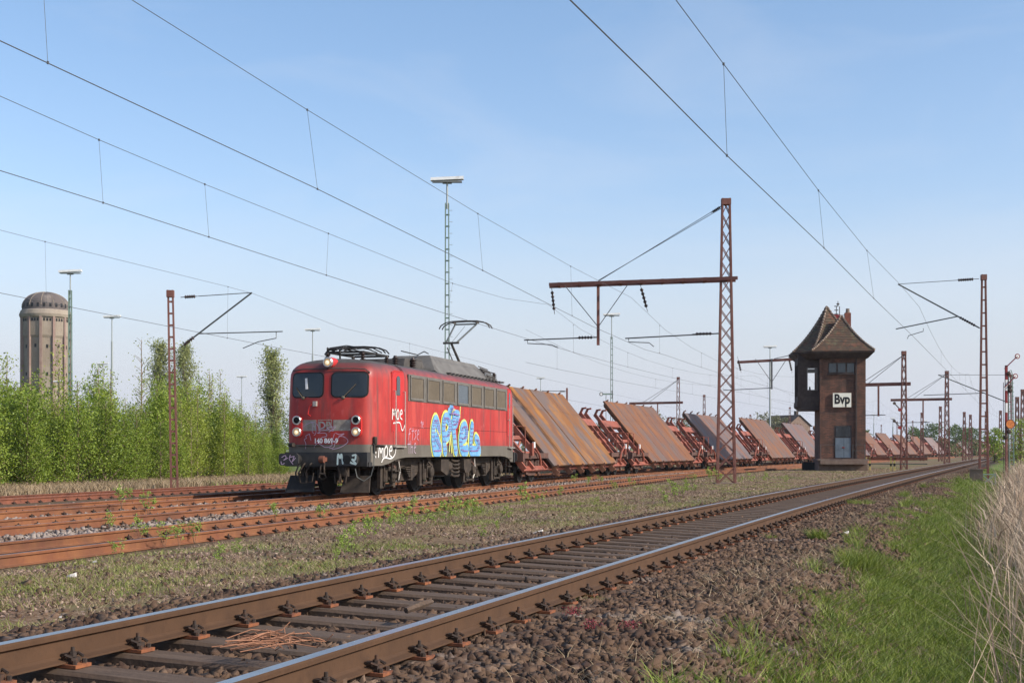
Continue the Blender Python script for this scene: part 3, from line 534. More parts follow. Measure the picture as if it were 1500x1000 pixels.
# ------------------------------------------------------------------ the locomotive (local x = rearwards, y = away from the camera, z up from rail top)
S_MID = 43.2; HLEN = 7.85
lx, ly, _ = (-15.45 * PV[0] + S_MID * UV[0], -15.45 * PV[1] + S_MID * UV[1], 0)
loco = empty('electric_locomotive', (lx, ly, 0), math.pi / 2 - TH, 'red electric locomotive covered in graffiti at the head of the train', 'locomotive')
XF = -HLEN + .35     # front face plane at the waist
def front_t(h):      # distance behind the front plane at half width h
    h = abs(h)
    if h <= .98: return .10 * (h / .98) ** 2
    dh = min(h - .98, .3199); return .10 + .32 - math.sqrt(max(.32 ** 2 - dh ** 2, 0))
def rake(z): return max(0, z - 2.25) * .085
CONT = [(front_t(h), h) for h in (0, .2, .4, .6, .8, .98, 1.06, 1.13, 1.19, 1.24, 1.275)]
CONT += [(.34 + .02, 1.296), (.50, 1.325), (.8, 1.38), (1.2, 1.44), (1.7, 1.485), (2.2, 1.5)]
def side_hw(t):      # half width at distance t behind the front
    return float(np.interp(t, [c[0] for c in CONT[9:]], [c[1] for c in CONT[9:]]))
def skirt_z(x):
    a = abs(x - .1)
    if a > 6.45: return .88
    if a < 4.8: return 1.11
    u = (6.45 - a) / 1.65; return .88 + .23 * math.sqrt(max(0, 1 - (1 - u) ** 2))
SIDEX = [-5.3, -5.0, -4.6, -4, -3, -2, -1, 0, 1, 2, 3, 4, 4.7, 5.1, 5.5]
def ring(zfun, Wd, inset):
    pts = []
    near = [(XF + inset + t, -h * Wd / 1.5) for t, h in CONT]                       # front centre -> near side
    near += [(x, -Wd) for x in SIDEX] + [(HLEN - inset - t, -h * Wd / 1.5) for t, h in reversed(CONT)]
    far = [(x, -y) for x, y in reversed(near)][1:-1]
    out = []
    for x, y in near + far: out.append((x, y, zfun(x, y)))
    return out
def shell(levels, name, m, close_top=False, smooth=40):
    b = MB(); rings = [ring(*l) for l in levels]; n = len(rings[0]); 
    for r in rings: b.v += r
    for i in range(len(rings) - 1):
        for k in range(n): b.f.append((i * n + k, (i + 1) * n + k, (i + 1) * n + (k + 1) % n, i * n + (k + 1) % n)); b.mi.append(0)
    if close_top:                                                                     # strips across
        o = (len(rings) - 1) * n; h = n // 2
        for k in range(h): 
            a, c, d, e = o + k, o + k + 1, o + (n - k - 1) % n, o + (n - k) % n
            b.f.append((a, e, d, c) if k else (a, d, c)); b.mi.append(0)
    return b.build(name, m, loco, smooth)
cz = lambda z: (lambda x, y: z)
def fr(z): return rake(z)
shell([(lambda x, y: skirt_z(x), 1.5, 0), (cz(1.478), 1.5, 0)], 'lower_body', 'grey_skirt')
body = shell([(cz(1.478), 1.5, 0), (cz(2.25), 1.5, 0), (cz(2.8), 1.5, rake(2.8)), (cz(3.35), 1.5, rake(3.35)), (cz(3.5), 1.49, rake(3.5) + .01), (cz(3.62), 1.45, rake(3.62) + .05), (cz(3.72), 1.37, rake(3.72) + .12), (cz(3.80), 1.26, rake(3.8) + .22)], 'body', 'red')
shell([(cz(3.80), 1.26, rake(3.8) + .22), (cz(3.86), 1.08, .46), (cz(3.91), .85, .62), (cz(3.945), .5, .78), (cz(3.955), .12, .9)], 'roof', 'roof_grey', True)
def fx(y, z, off=0): return XF + rake(z) + front_t(y) - off
def fpatch(y0, y1, z0, z1, r, off, name, m, parent, thick=.02, n=8):
    """rounded rectangle following the cab front"""
    def outline(r_, e=0):
        pts = []
        for cy, cz_, a0 in ((y1 - r, z1 - r, 0), (y0 + r, z1 - r, 90), (y0 + r, z0 + r, 180), (y1 - r, z0 + r, 270)):
            for k in range(6): a = R(a0 + 18 * k); pts.append((cy + r_ * math.cos(a), cz_ + r_ * math.sin(a)))
        return pts
    b = MB(); o = outline(r); cy, cz_ = (y0 + y1) / 2, (z0 + z1) / 2; rings = []
    for f in (1, .75, .5, .25): rings.append([(cy + (a - cy) * f, cz_ + (c - cz_) * f) for a, c in o])
    k = len(o); vs = [(fx(a, c, -.03), a, c) for a, c in o]
    for rg in rings: vs += [(fx(a, c, off), a, c) for a, c in rg]
    vs.append((fx(cy, cz_, off), cy, cz_)); fs = []
    for i in range(4):
        for j in range(k): fs.append((i * k + j, (i + 1) * k + j, (i + 1) * k + (j + 1) % k, i * k + (j + 1) % k))
    for j in range(k): fs.append((4 * k + j, 5 * k, 4 * k + (j + 1) % k))
    b.add(vs, fs); return b.build(name, m, parent, 60)
# cab windows: y negative = camera side
for (y0, y1) in ((-1.16, -.16), (.13, 1.08)):
    fpatch(y0 - .035, y1 + .035, 2.80, 3.53, .15, .012, 'window_frame', 'rubber', loco)
    g = fpatch(y0, y1, 2.835, 3.495, .12, .018, 'cab_window', 'glass', loco)
# thin white strip set just in front of the far pane
b = MB(); b.bar((fx(.62, 3.0, -.0) - .03, .62, 3.05), (fx(.62, 3.3) - .03, .65, 3.36), .07, .012, (1, 0, 0)); b.build('pane_strip', 'semwhite', loco)
b = MB(); b.path([(fx(y, z, .02), y, z) for y, z in [(-1.22, 3.50), (-1.1, 3.60), (-.8, 3.62), (0, 3.63), (.8, 3.62), (1.1, 3.58)]] , .018, 5); b.build('rain_gutter', 'roof_grey', loco)
for a, c in (((-.50, 2.80), (-.86, 3.18)), ((.74, 2.80), (.98, 3.10))):
    b = MB(); b.path([(fx(a[0], a[1], .05), a[0], a[1]), (fx((a[0] + c[0]) / 2, (a[1] + c[1]) / 2, .045), (a[0] + c[0]) / 2, (a[1] + c[1]) / 2), (fx(c[0], c[1], .04), c[0], c[1])], .014, 5); b.lathe((fx(a[0], a[1]), a[0], a[1]), (-1, 0, 0), [(0, .05), (.05, .05), (.07, .02)], 8); b.build('windscreen_wiper', 'filter', loco)
def lamp(y, z, lit, r=.105, px=0):
    x = fx(y, z) - .10 + px
    b = MB(); b.lathe((x + .20, y, z), (-1, 0, 0), [(0, r + .03), (.19, r + .03), (.21, r + .015), (.21, r - .012), (.185, r - .015)], 20, False)
    o = b.build('headlight', 'chrome' , loco, 35)
    b = MB(); b.lathe((x + .03, y, z), (-1, 0, 0), [(0, r - .012), (.012, r * .8), (.03, r * .4), (.035, .001)], 20); b.build('lamp_lens', 'lampglow' if lit else 'dark', o, 40)
    if lit: b = MB(); b.lathe((x - .004, y + .01, z - .01), (-1, 0, 0), [(0, r * .5), (.012, r * .3), (.014, .001)], 12); b.build('lamp_core', 'lampcore', o, 40)
for y in (-.90, .90):
    # red housing carrying both lamps of a side
    b = MB(); pts = []
    for k in range(13): a = R(180 * k / 12); pts.append((y - .155 * math.cos(a), 2.17 + .155 * math.sin(a)))
    for k in range(13): a = R(180 + 180 * k / 12); pts.append((y - .155 * math.cos(a), 1.83 + .155 * math.sin(a)))
    b.prism(pts, lambda p, q: (XF + .25, p, q), lambda p, q: (fx(y, q) - .075, p, q)); b.build('lamp_housing', 'red_door', loco, 35)
    lamp(y, 2.165, False); lamp(y, 1.835, True)
b = MB(); b.lathe((XF + .45, -.04, 3.80), (-1, 0, 0), [(0, .15), (.34, .15), (.37, .14)], 18); b.build('lamp_housing', 'red_door', loco, 35); lamp(-.04, 3.80, True, .115, -.02)
# white bars, keeper emblem and running number
for y0, y1 in ((-.73, -.22), (.30, .745)):
    fpatch(y0, y1, 1.865, 2.175, .004, .006, 'white_stripe', 'stripe', loco)
def text(s, size, name, m, parent, fn, sx=1.0, bold=0, ext=0):
    """letters as thin mesh; fn maps (u,v)->3d point"""
    cu = bpy.data.curves.new(name, 'FONT'); cu.body = s; cu.size = size; cu.resolution_u = 4; cu.offset = bold; cu.align_x = 'CENTER'; cu.fill_mode = 'FRONT'
    to = bpy.data.objects.new(name, cu); C.objects.link(to); dg = bpy.context.evaluated_depsgraph_get(); dg.update(); me = bpy.data.meshes.new_from_object(to.evaluated_get(dg)); bpy.data.objects.remove(to)
    for v in me.vertices: v.co = Vector(fn(v.co.x * sx, v.co.y))
    me.materials.clear(); me.materials.append(M[m]); me.update(); o = bpy.data.objects.new(name, me); C.objects.link(o); o.parent = parent; return o
# seen from the front, +y is to the viewer's left
fmap = lambda y0, z0, off: (lambda u, v: (fx(y0 - u, z0 + v, off), y0 - u, z0 + v))
def strokes(name, m, lines, w, fn, parent, step=0.0):
    """flat ribbons with round ends; fn(u,v,lift)->3d"""
    b = MB(); lift = 0
    for ln in lines:
        for i in range(len(ln) - 1):
            (x0, y0), (x1, y1) = ln[i], ln[i + 1]; L_ = math.hypot(x1 - x0, y1 - y0)
            if L_ < 1e-6: continue
            nx, ny = -(y1 - y0) / L_ * w / 2, (x1 - x0) / L_ * w / 2; lift += .00012; ps = []
            a0 = math.atan2(ny, nx)
            for k in range(5): a = a0 + math.pi * k / 4; ps.append((x0 + math.cos(a) * w / 2, y0 + math.sin(a) * w / 2))
            for k in range(5): a = a0 + math.pi + math.pi * k / 4; ps.append((x1 + math.cos(a) * w / 2, y1 + math.sin(a) * w / 2))
            b.add([fn(p, q, lift + step) for p, q in ps], [tuple(range(10))])
    return b.build(name, m, parent)
def smoothline(pts, n=6):
    out = []; P = [pts[0]] + list(pts) + [pts[-1]]
    for i in range(1, len(P) - 2):
        for k in range(n):
            t = k / n; a = [.5 * (2 * P[i][j] + (-P[i - 1][j] + P[i + 1][j]) * t + (2 * P[i - 1][j] - 5 * P[i][j] + 4 * P[i + 1][j] - P[i + 2][j]) * t * t + (-P[i - 1][j] + 3 * P[i][j] - 3 * P[i + 1][j] + P[i + 2][j]) * t ** 3) for j in (0, 1)]; out.append(tuple(a))
    out.append(pts[-1]); return out
FF = lambda u, v, l: (fx(-u, v, .010 + l), -u, v)       # u to the viewer's right on the cab front
strokes('emblem_frame', 'stripe', [[(-.235, 1.87), (.175, 1.87), (.175, 2.17), (-.235, 2.17), (-.235, 1.87)]], .022, FF, loco)
text('DB', .30, 'emblem_letters', 'stripe', loco, fmap(.03, 1.915, .010), 1.0, .012)
text('140 869-9', .19, 'running_number', 'semwhite', loco, fmap(.0, 1.52, .010), .95, .006)
# tag sprayed across the emblem
tagl = [[(-.75, 1.97), (-.55, 2.07), (-.40, 2.10), (-.42, 1.85), (-.36, 1.80)], [(-.45, 2.09), (-.33, 2.10), (-.30, 1.82), (-.36, 1.74)], [(-.28, 2.07), (-.17, 1.86), (-.25, 1.80), (-.02, 1.80), (.03, 1.72), (-.12, 1.68)], [(-.1, 2.1), (-.02, 2.0), (-.2, 1.88), (.1, 1.90)],
        [(.12, 2.08), (.23, 1.86), (.05, 1.95), (.3, 1.97), (.1, 1.83)], [(-.50, 1.78), (-.62, 1.72), (-.60, 1.66), (-.67, 1.62), (-.62, 1.50), (-.63, 1.36)], [(.30, 1.80), (.42, 1.76), (.55, 1.78), (.42, 1.70), (.3, 1.55), (.25, 1.40), (.12, 1.37)],
        [(-.35, 1.40), (-.25, 1.52), (-.12, 1.46), (0, 1.40), (.18, 1.44), (.22, 1.62), (.27, 1.78)], [(.40, 1.72), (.58, 1.68), (.66, 1.55), (.45, 1.40), (.2, 1.34)], [(-.5, 1.78), (-.45, 1.60)]]
strokes('graffiti_tag', 'lilac_tag', [smoothline(l) for l in tagl], .016, FF, loco, .004)
# lamp iron and red hook on the front
b = MB(); b.path([(fx(.43, 2.62, .0), .43, 2.62), (fx(.43, 2.60, .12), .42, 2.60), (fx(.50, 2.52, .12), .49, 2.54), (fx(.52, 2.30, .10), .52, 2.34), (fx(.49, 2.27, .0), .49, 2.28)], .018, 6); b.build('hand_hook', 'red_door', loco, 40)
b = MB(); b.box(fx(.33, 2.6) - .10, fx(.33, 2.6) + .02, .28, .38, 2.56, 2.70); b.build('lamp_socket', 'steel', loco)
b = MB(); b.path([(fx(y, 1.44, .05), y, 1.44) for y in (.15, .5, .85)], .016, 6); b.tube((fx(.85, 1.44) - .10, .98, 1.47), (fx(.85, 1.44) + .02, 1.16, 1.47), .06, 10); b.build('front_handrail', 'under', loco, 40)
# windows on the near side: band, frames, panels
NY = -1.5
b = MB(); b.box(-4.86, 5.90, NY - .018, NY + .02, 2.79, 3.585); b.build('window_band', 'winframe', loco)
b = MB(); b.box(-4.86, 5.90, -NY - .02, -NY + .018, 2.79, 3.585); b.build('window_band', 'winframe', loco)
WX = [-4.74 + 1.523 * i for i in range(7)]
for sgn in (-1, 1):
    for i, x in enumerate(WX):
        w = 1.22; y0 = sgn * 1.518; y1 = sgn * 1.548
        b = MB(); a, c = sorted((y0, y1))
        b.box(x, x + w, a, c, 3.49, 3.555); b.box(x, x + w, a, c, 2.82, 2.885); b.box(x, x + .055, a, c, 2.885, 3.49); b.box(x + w - .055, x + w, a, c, 2.885, 3.49)
        f = b.build('side_window', 'winframe', loco)
        b = MB(); a, c = sorted((sgn * 1.519, sgn * 1.53)); b.box(x + .055, x + w - .055, a, c, 2.885, 3.49); b.build('filter_panel' if i != 3 else 'window_pane', 'filter' if i != 3 else 'glass_blue', f)
# seams on the side
b = MB()
for x in (-4.9, 5.95): b.box(x - .006, x + .006, NY - .003, NY + .01, 1.5, 3.55)
b.box(-4.5, 5.9, NY - .003, NY + .01, 1.995, 2.007); b.build('panel_seam', 'rubber', loco)
# doors, with their window slit, handle and handrails
def doors(x, w, sgn, yy):
    pts = [(x, 1.86)] + [(x + w, 1.86)] + [(x + w, 3.45), (x + w - .04, 3.55), (x + w - .14, 3.60), (x + .14, 3.60), (x + .04, 3.55), (x, 3.45)]
    y0 = sgn * (yy + .004)
    def grow(e): return [(x - e, 1.86 - e), (x + w + e, 1.86 - e), (x + w + e, 3.45 + e), (x + w - .04 + e, 3.55 + e), (x + w - .14, 3.60 + e), (x + .14, 3.60 + e), (x + .04 - e, 3.55 + e), (x - e, 3.45 + e)]
    t = lambda p: yy_at(p)
    b = MB(); b.prism(grow(.035), lambda p, q: (p, sgn * (t(p) - .02), q), lambda p, q: (p, sgn * (t(p) + .004), q)); f = b.build('door_frame', 'red_door', loco)
    b = MB(); b.prism(grow(.008), lambda p, q: (p, sgn * (t(p) - .02), q), lambda p, q: (p, sgn * (t(p) + .0055), q)); b.build('door_gap', 'rubber', f)
    b = MB(); b.prism(pts, lambda p, q: (p, sgn * (t(p) - .02), q), lambda p, q: (p, sgn * (t(p) + .010), q)); d = b.build('door', 'red_door', loco)
    wx = x + w * .34
    b = MB(); b.prism([(wx, 2.92), (wx + .25, 2.92), (wx + .25, 3.42), (wx + .17, 3.48), (wx + .08, 3.48), (wx, 3.42)], lambda p, q: (p, sgn * (t(p)), q), lambda p, q: (p, sgn * (t(p) + .016), q)); b.build('door_window', 'glass_blue', d)
    b = MB(); b.tube((x + .08, sgn * (t(x)), 2.45), (x + .08, sgn * (t(x) + .06), 2.45), .02); b.bar((x + .02, sgn * (t(x) + .06), 2.45), (x + .2, sgn * (t(x) + .06), 2.45), .02, .02); b.build('handle', 'steel', d)
    for xx in (x + .10, x + w - .07):
        q = t(xx)
        b = MB(); b.path([(xx, sgn * q, 3.04), (xx, sgn * (q + .07), 3.04), (xx, sgn * (q + .075), 2.9), (xx, sgn * (q + .075), 1.55), (xx, sgn * (q + .07), 1.42), (xx, sgn * (q - .02), 1.42)], .015, 6); b.build('handrail', 'steel', loco, 40)
    b = MB(); b.box(x + .02, x + w + .02, *sorted((sgn * (yy - .05), sgn * (yy + .12))), 1.40, 1.43); b.build('door_step', 'steel', loco)
def yy_at(x): return side_hw(min(x - XF, HLEN - x))
for sgn in (-1, 1):
    doors(-6.10, .86, sgn, 1.46); doors(5.98, .80, sgn, 1.46)
# graffiti on the near side; local coordinates u = x, v = z
SF = lambda u, v, l: (u, -(yy_at(u) + .004 + l), v)
def epel():
    # fat bubble letters: yellow underlay, blue fill, dark hatching
    E1 = [(-2.52, 1.35), (-2.62, 1.75), (-2.55, 2.1), (-2.35, 2.27), (-2.15, 2.1), (-2.08, 1.9), (-2.3, 1.72)]
    E1b = [(-2.5, 1.25), (-2.35, 1.15), (-2.1, 1.2), (-1.98, 1.4), (-2.2, 1.55), (-2.4, 1.7)]
    P1 = [(-1.45, 1.18), (-1.55, 1.6), (-1.62, 2.1), (-1.45, 2.35), (-1.15, 2.32), (-.98, 2.1), (-1.1, 1.85), (-1.35, 1.75)]
    T1_ = [(-.35, 1.18), (-.50, 1.7), (-.62, 2.15), (-.50, 2.45)]
    T2_ = [(-1.0, 2.55), (-.5, 2.5), (-.05, 2.48)]
    E2 = [(.35, 1.25), (.15, 1.6), (.28, 2.0), (.62, 2.12), (.78, 1.95), (.62, 1.75), (.3, 1.7)]
    E2b = [(.35, 1.2), (.62, 1.18), (.85, 1.35)]
    L1 = [(1.42, 2.15), (1.32, 1.8), (1.25, 1.4), (1.35, 1.2), (1.75, 1.25), (2.1, 1.4), (2.12, 1.6), (1.85, 1.72)]
    L2 = [(1.75, 1.2), (2.25, 1.2)]
    a = [smoothline(l) for l in (E1, E1b, P1, T1_, E2, E2b, L1, L2)]
    hi = [smoothline(l) for l in ([(-.9, 2.4), (-.78, 2.7), (-.6, 2.52), (-.35, 2.50)], T2_, [(-.7, 2.2), (-.3, 2.2), (-.15, 2.45)])]
    def clip(l): return [(x, max(v, 1.30)) for x, v in l]
    a = [clip(l) for l in a]
    strokes('graffiti_outline', 'yellow_tag', a, .50, lambda u, v, l: SF(u, max(v, 1.115), l), loco); strokes('graffiti_outline', 'yellow_tag', [[(-1.0, 2.42), (-.86, 2.95)], [(.16, 2.4), (.22, 2.85)]], .07, SF, loco)
    strokes('graffiti_letters', 'blue_tag', hi, .34, SF, loco, .012)
    strokes('graffiti_letters', 'blue_tag', a, .36, lambda u, v, l: SF(u, max(v, 1.115), l), loco, .019)
    yl = [smoothline(l) for l in ([(-2.25, 1.92), (-2.05, 1.78), (-1.95, 1.62)], [(-1.2, 2.08), (-1.3, 2.0)], [(-.95, 1.9), (-1.05, 1.3)], [(-.95, 1.8), (-.8, 1.25)], [(.0, 2.0), (.1, 1.4)], [(.45, 1.92), (.6, 1.95)], [(.5, 1.45), (.75, 1.6)], [(1.0, 1.95), (.95, 1.3)], [(1.62, 1.6), (1.8, 1.52)])]
    strokes('graffiti_outline', 'yellow_tag', yl, .075, SF, loco, .030)
    hs = []; r = random.Random(3)
    for l in a[:-1] + hi:
        for i in range(2, len(l) - 2, 2):
            x, v = l[i]; hs.append([(x - .13, v + .01), (x - .04, v - .02), (x + .05, v + .015), (x + .13, v - .01)])
    strokes('graffiti_hatching', 'purple_tag', hs, .02, SF, loco, .034); strokes('graffiti_hatching', 'dark_tag', hs[1::2], .012, SF, loco, .034)
epel()
def word(name, m, s, x, z, size, w, parent, fn, slant=0, sx=1.0):
    G = {'m': [[(0, 0), (.05, .95), (.3, .35), (.5, .95), (.62, 0)]], 'o': [[(.3, .95), (.05, .6), (.15, .05), (.45, .08), (.52, .6), (.3, .95)]], 'e': [[(.05, .5), (.45, .58), (.35, .92), (.1, .75), (.1, .2), (.45, .02)]], '!': [[(0, 1.3), (.02, .35)], [(.03, .05), (.05, 0)]],
         'f': [[(.1, 0), (.15, .9), (.5, 1)], [(0, .5), (.4, .6)]], 'a': [[(.5, .7), (.1, .7), (.05, .2), (.4, .1), (.5, .8), (.55, 0)]], 's': [[(.5, .9), (.1, .75), (.45, .4), (.05, .05)]], 't': [[(.3, 1.1), (.3, 0)], [(0, .8), (.6, .85)]], 'h': [[(0, 1.1), (.05, 0)], [(.05, .5), (.4, .6), (.45, 0)]], '.': [[(0, 0), (.05, 0)]]}
    L_ = []; cx = x
    for ch in s:
        if ch != ' ':
            for g in G[ch]: L_.append(smoothline([(cx + (p[0] + slant * p[1]) * size * sx, z + p[1] * size) for p in g], 4))
        cx += (.72 if ch not in '!.' else .4) * size * sx
    return strokes(name, m, L_, w, fn, parent, .014)
word('graffiti_tag', 'white_tag', '!moe', -7.08, 1.12, .34, .042, loco, SF, .1, 1.15)
strokes('graffiti_tag', 'white_tag', [smoothline([(-6.75, .98), (-6.6, 1.1), (-6.2, 1.08), (-5.95, 1.2), (-5.88, 1.42)])], .04, SF, loco, .014)
word('graffiti_tag', 'white_tag', 'moe', -6.12, 2.22, .30, .042, loco, SF, .05, 1.2)
strokes('graffiti_tag', 'white_tag', [smoothline([(-6.05, 2.1), (-5.6, 2.12), (-5.4, 1.9), (-5.15, 2.15), (-5.2, 2.5)])], .04, SF, loco, .014)
word('graffiti_tag', 'lilac_tag', 'ftse', -4.9, 1.62, .34, .022, loco, SF, .2, 1.0); word('graffiti_tag', 'lilac_tag', 'the', -4.95, 1.22, .34, .022, loco, SF, .0, 1.1); word('graffiti_tag', 'lilac_tag', 'te', -3.8, 2.0, .2, .02, loco, SF, .1)
# front beam, buffers, coupling, hoses, rail guards
b = MB(); b.box(XF - .02, XF + .35, -1.25, 1.25, .86, 1.26); b.box(XF + .05, XF + 1.3, -1.28, 1.28, .86, .98); b.build('buffer_beam', 'beam', loco)
b = MB(); b.box(HLEN - .02, HLEN + .10, -1.25, 1.25, .86, 1.26); b.build('buffer_beam', 'beam', loco)
for end in (0, 1):
    for y in (-.875, .875):
        sg = -1 if end == 0 else 1; x0 = XF if end == 0 else HLEN + .1
        b = MB(); b.lathe((x0, y, 1.06), (sg, 0, 0), [(0, .15), (.30, .15), (.30, .10), (.54, .10)], 14); bf = b.build('buffer', 'black', loco, 35)
        xe = x0 + sg * .54; b = MB(); pts = [(y + sx * .30 - sx * c0, 1.06 + sz * .17 - sz * c1) for sx, sz, c0, c1 in ((-1, -1, 0, .06), (-1, -1, .06, 0), (1, -1, .06, 0), (1, -1, 0, .06), (1, 1, 0, .06), (1, 1, .06, 0), (-1, 1, .06, 0), (-1, 1, 0, .06))]
        b.prism(pts, lambda p, q: (xe, p, q), lambda p, q: (xe + sg * .05, p, q)); bp_ = b.build('buffer_plate', 'beam', bf)
        if end == 0:
            xf = xe - .052; BF = lambda u, v, l: (xf - l, -u, v)
            if y < 0:
                strokes('graffiti_tag', 'mint_tag', [smoothline([(.60, .93), (.62, 1.2), (.68, 1.1), (.72, 1.2), (.76, .95)]), [(.9, 1.12), (1.0, .97), (1.14, .93)], smoothline([(1.05, 1.17), (1.14, 1.18), (1.12, 1.05), (1.04, 1.06), (1.15, .95)])], .05, BF, bp_)
                b = MB(); b.lathe((xf - .008, -.88, 1.06), (-1, 0, 0), [(0, .125), (.006, .12)], 18); b.build('grease_patch', 'rubber', bp_)
            else:
                strokes('graffiti_tag', 'lilac_tag', [smoothline([(-1.08, 1.12), (-.98, 1.17), (-.95, 1.1), (-1.02, 1.04), (-.9, 1.1)]), smoothline([(-.82, 1.18), (-.85, 1.08), (-.8, 1.0), (-.74, .93)]), [(-.83, 1.12), (-.7, 1.15), (-.76, 1.0), (-.66, 1.1)], smoothline([(-1.1, 1.0), (-1.08, .92), (-1.0, .95)])], .022, BF, bp_)
b = MB(); b.bar((XF, 0, 1.06), (XF - .30, 0, 1.06), .09, .12); b.lathe((XF - .28, -.07, 1.06), (0, 1, 0), [(0, .10), (.14, .10)], 14); b.build('coupling_hook', 'rust_dark', loco, 35)
b = MB()
for s_ in (-.05, .05): b.path([(XF - .22, s_, 1.0), (XF - .26, s_ * 1.2, .80), (XF - .24, s_, .66)], .022, 6)
b.tube((XF - .24, -.09, .66), (XF - .24, .09, .66), .03); b.path([(XF - .24, -.06, .68), (XF - .26, -.12, .55), (XF - .24, 0, .5), (XF - .26, .1, .56), (XF - .24, .06, .68)], .02, 6); b.build('screw_coupling', 'under', loco, 40)
for (y, d_, z0, zb, mm) in ((.42, .10, .95, .42, 'under'), (.62, .12, .95, .40, 'under'), (.78, .05, .90, .45, 'rubber'), (-.42, -.10, .95, .40, 'under'), (-.60, -.12, .95, .40, 'under')):
    b = MB(); b.path([(XF - .05, y, z0), (XF - .16, y, z0 - .05), (XF - .22, y + d_, (z0 + zb) / 2), (XF - .20, y + d_ * .6, zb), (XF - .16, y - d_ * .6, zb), (XF - .14, y - d_, (z0 + zb) / 2)], .024, 6); b.build('brake_hose', mm, loco, 40)
b = MB(); b.path([(XF + .30, -1.30, 1.5), (XF + .24, -1.36, 1.48), (XF + .22, -1.36, .9), (XF + .16, -1.3, .60), (XF + .08, -1.12, .45), (XF - .02, -.95, .56), (XF - .04, -.90, .80)], .013, 6); b.build('heating_cable', 'galv', loco, 40)
b = MB(); b.lathe((XF + .36, -1.34, 1.28), (0, 0, 1), [(0, .05), (.20, .05), (.22, .065), (.40, .065), (.42, .05)], 10); b.tube((XF + .36, -1.34, 1.44), (XF + .36, -1.62, 1.42), .04); b.build('cable_socket', 'under', loco, 35)
b = MB(); b.box(XF - .10, XF + .05, -.70, -.40, .58, .84); b.lathe((XF - .02, -.55, .70), (-1, 0, 0), [(0, .12), (.12, .12), (.13, .08)], 12); b.build('heating_socket', 'under', loco)
for y0, y1, yb0, yb1 in ((-1.22, -.45, -1.28, -.40), (.45, 1.22, .40, 1.28)):
    b = MB(); b.add([(XF + .28, y0, .60), (XF + .28, y1, .60), (XF + .05, yb1, .13), (XF + .05, yb0, .13), (XF + .33, y0, .60), (XF + .33, y1, .60), (XF + .10, yb1, .13), (XF + .10, yb0, .13)], [(0, 1, 2, 3), (7, 6, 5, 4), (0, 4, 5, 1), (1, 5, 6, 2), (2, 6, 7, 3), (3, 7, 4, 0)]); b.bar((XF + .3, (y0 + y1) / 2, .9), (XF + .3, (y0 + y1) / 2, .55), .1, .1); b.build('rail_guard', 'under' if y0 < 0 else 'black', loco)
# side steps hanging under the doors
for sgn in (-1, 1):
    for x in (-5.72, 6.35):
        b = MB(); y = sgn * 1.40
        for dx in (-.24, .24): b.bar((x + dx, y, 1.15), (x + dx, y, .36), .045, .03)
        for z in (.38, .70, 1.0): b.box(x - .25, x + .25, y - .10, y + .10, z, z + .03)
        b.build('boarding_steps', 'under', loco)
# bogies
def bogie(xc, front):
    g = MB()
    for sgn in (-1, 1):
        y = sgn * 1.02
        g.bar((xc - 2.45, y, .98), (xc + 2.45, y, .98), .14, .26); g.bar((xc - 1.2, y, .80), (xc + 1.2, y, .80), .16, .30)
        g.bar((xc - 1.2, y, .72), (xc - .6, y, .52), .12, .18); g.bar((xc + 1.2, y, .72), (xc + .6, y, .52), .12, .18); g.box(xc - .6, xc + .6, y - .08, y + .08, .40, .62)
    g.box(xc - .3, xc + .3, -1.0, 1.0, .62, .95); g.box(xc - 2.4, xc - 2.2, -1.0, 1.0, .75, .98); g.box(xc + 2.2, xc + 2.4, -1.0, 1.0, .75, .98)
    bo = g.build('bogie_frame', 'under', loco)
    for x in (xc - 1.7, xc + 1.7):
        w = MB(); w.tube((x, -.95, .625), (x, .95, .625), .09, 12)
        for sgn in (-1, 1):
            w.lathe((x, sgn * .685, .625), (0, sgn, 0), [(0, .655), (.03, .65), (.035, .628), (.135, .618), (.135, .54), (.09, .52), (.09, .2), (.15, .18), (.18, .12)], 32)
        w.build('wheelset', 'black', bo, 35)
        for sgn in (-1, 1):
            y = sgn * 1.14; q = MB(); q.box(x - .20, x + .20, y - .12, y + .16, .46, .84); q.lathe((x, y + sgn * .15, .63), (0, sgn, 0), [(0, .17), (.07, .17), (.10, .12)], 14)
            for dx in (-.32, .32):
                q.bar((x + dx, y, .30), (x + dx, y, 1.02), .09, .10); q.lathe((x + dx, y + sgn * .02, .40), (0, 0, 1), [(0, .11), (.34, .11)], 10)
            q.bar((x - .36, y, .30), (x + .36, y, .30), .10, .06)
            q.build('axle_box', 'under', bo, 30)
            q = MB(); q.box(x - .62, x - .44, y - .02, y + .08, .22, .95); q.box(x + .44, x + .62, y - .02, y + .08, .22, .95); q.bar((x - .53, y + .03, .24), (x + .53, y + .03, .30), .08, .06); q.build('brake_rigging', 'under', bo)
            q = MB(); q.box(x - .16, x + .16, y - .1, y + .2, .86, 1.14); q.bar((x - .16, y + sgn * .1, .98), (x + .34, y + sgn * .1, .80), .07, .07); q.build('brake_cylinder', 'wagdark' if x < xc else 'under', bo)
    for sgn in (-1, 1):
        q = MB(); y = sgn * 1.22
        for k in range(6): L_ = .52 - .06 * k; q.bar((xc - L_, y, .50 + .028 * 0 - .055 * k + .30), (xc + L_, y, .50 - .055 * k + .30), .10, .03)
        q.bar((xc, y, .45), (xc, y, .88), .13, .13); q.build('leaf_spring', 'under', bo)
bogie(-3.95, 1); bogie(3.95, 0)
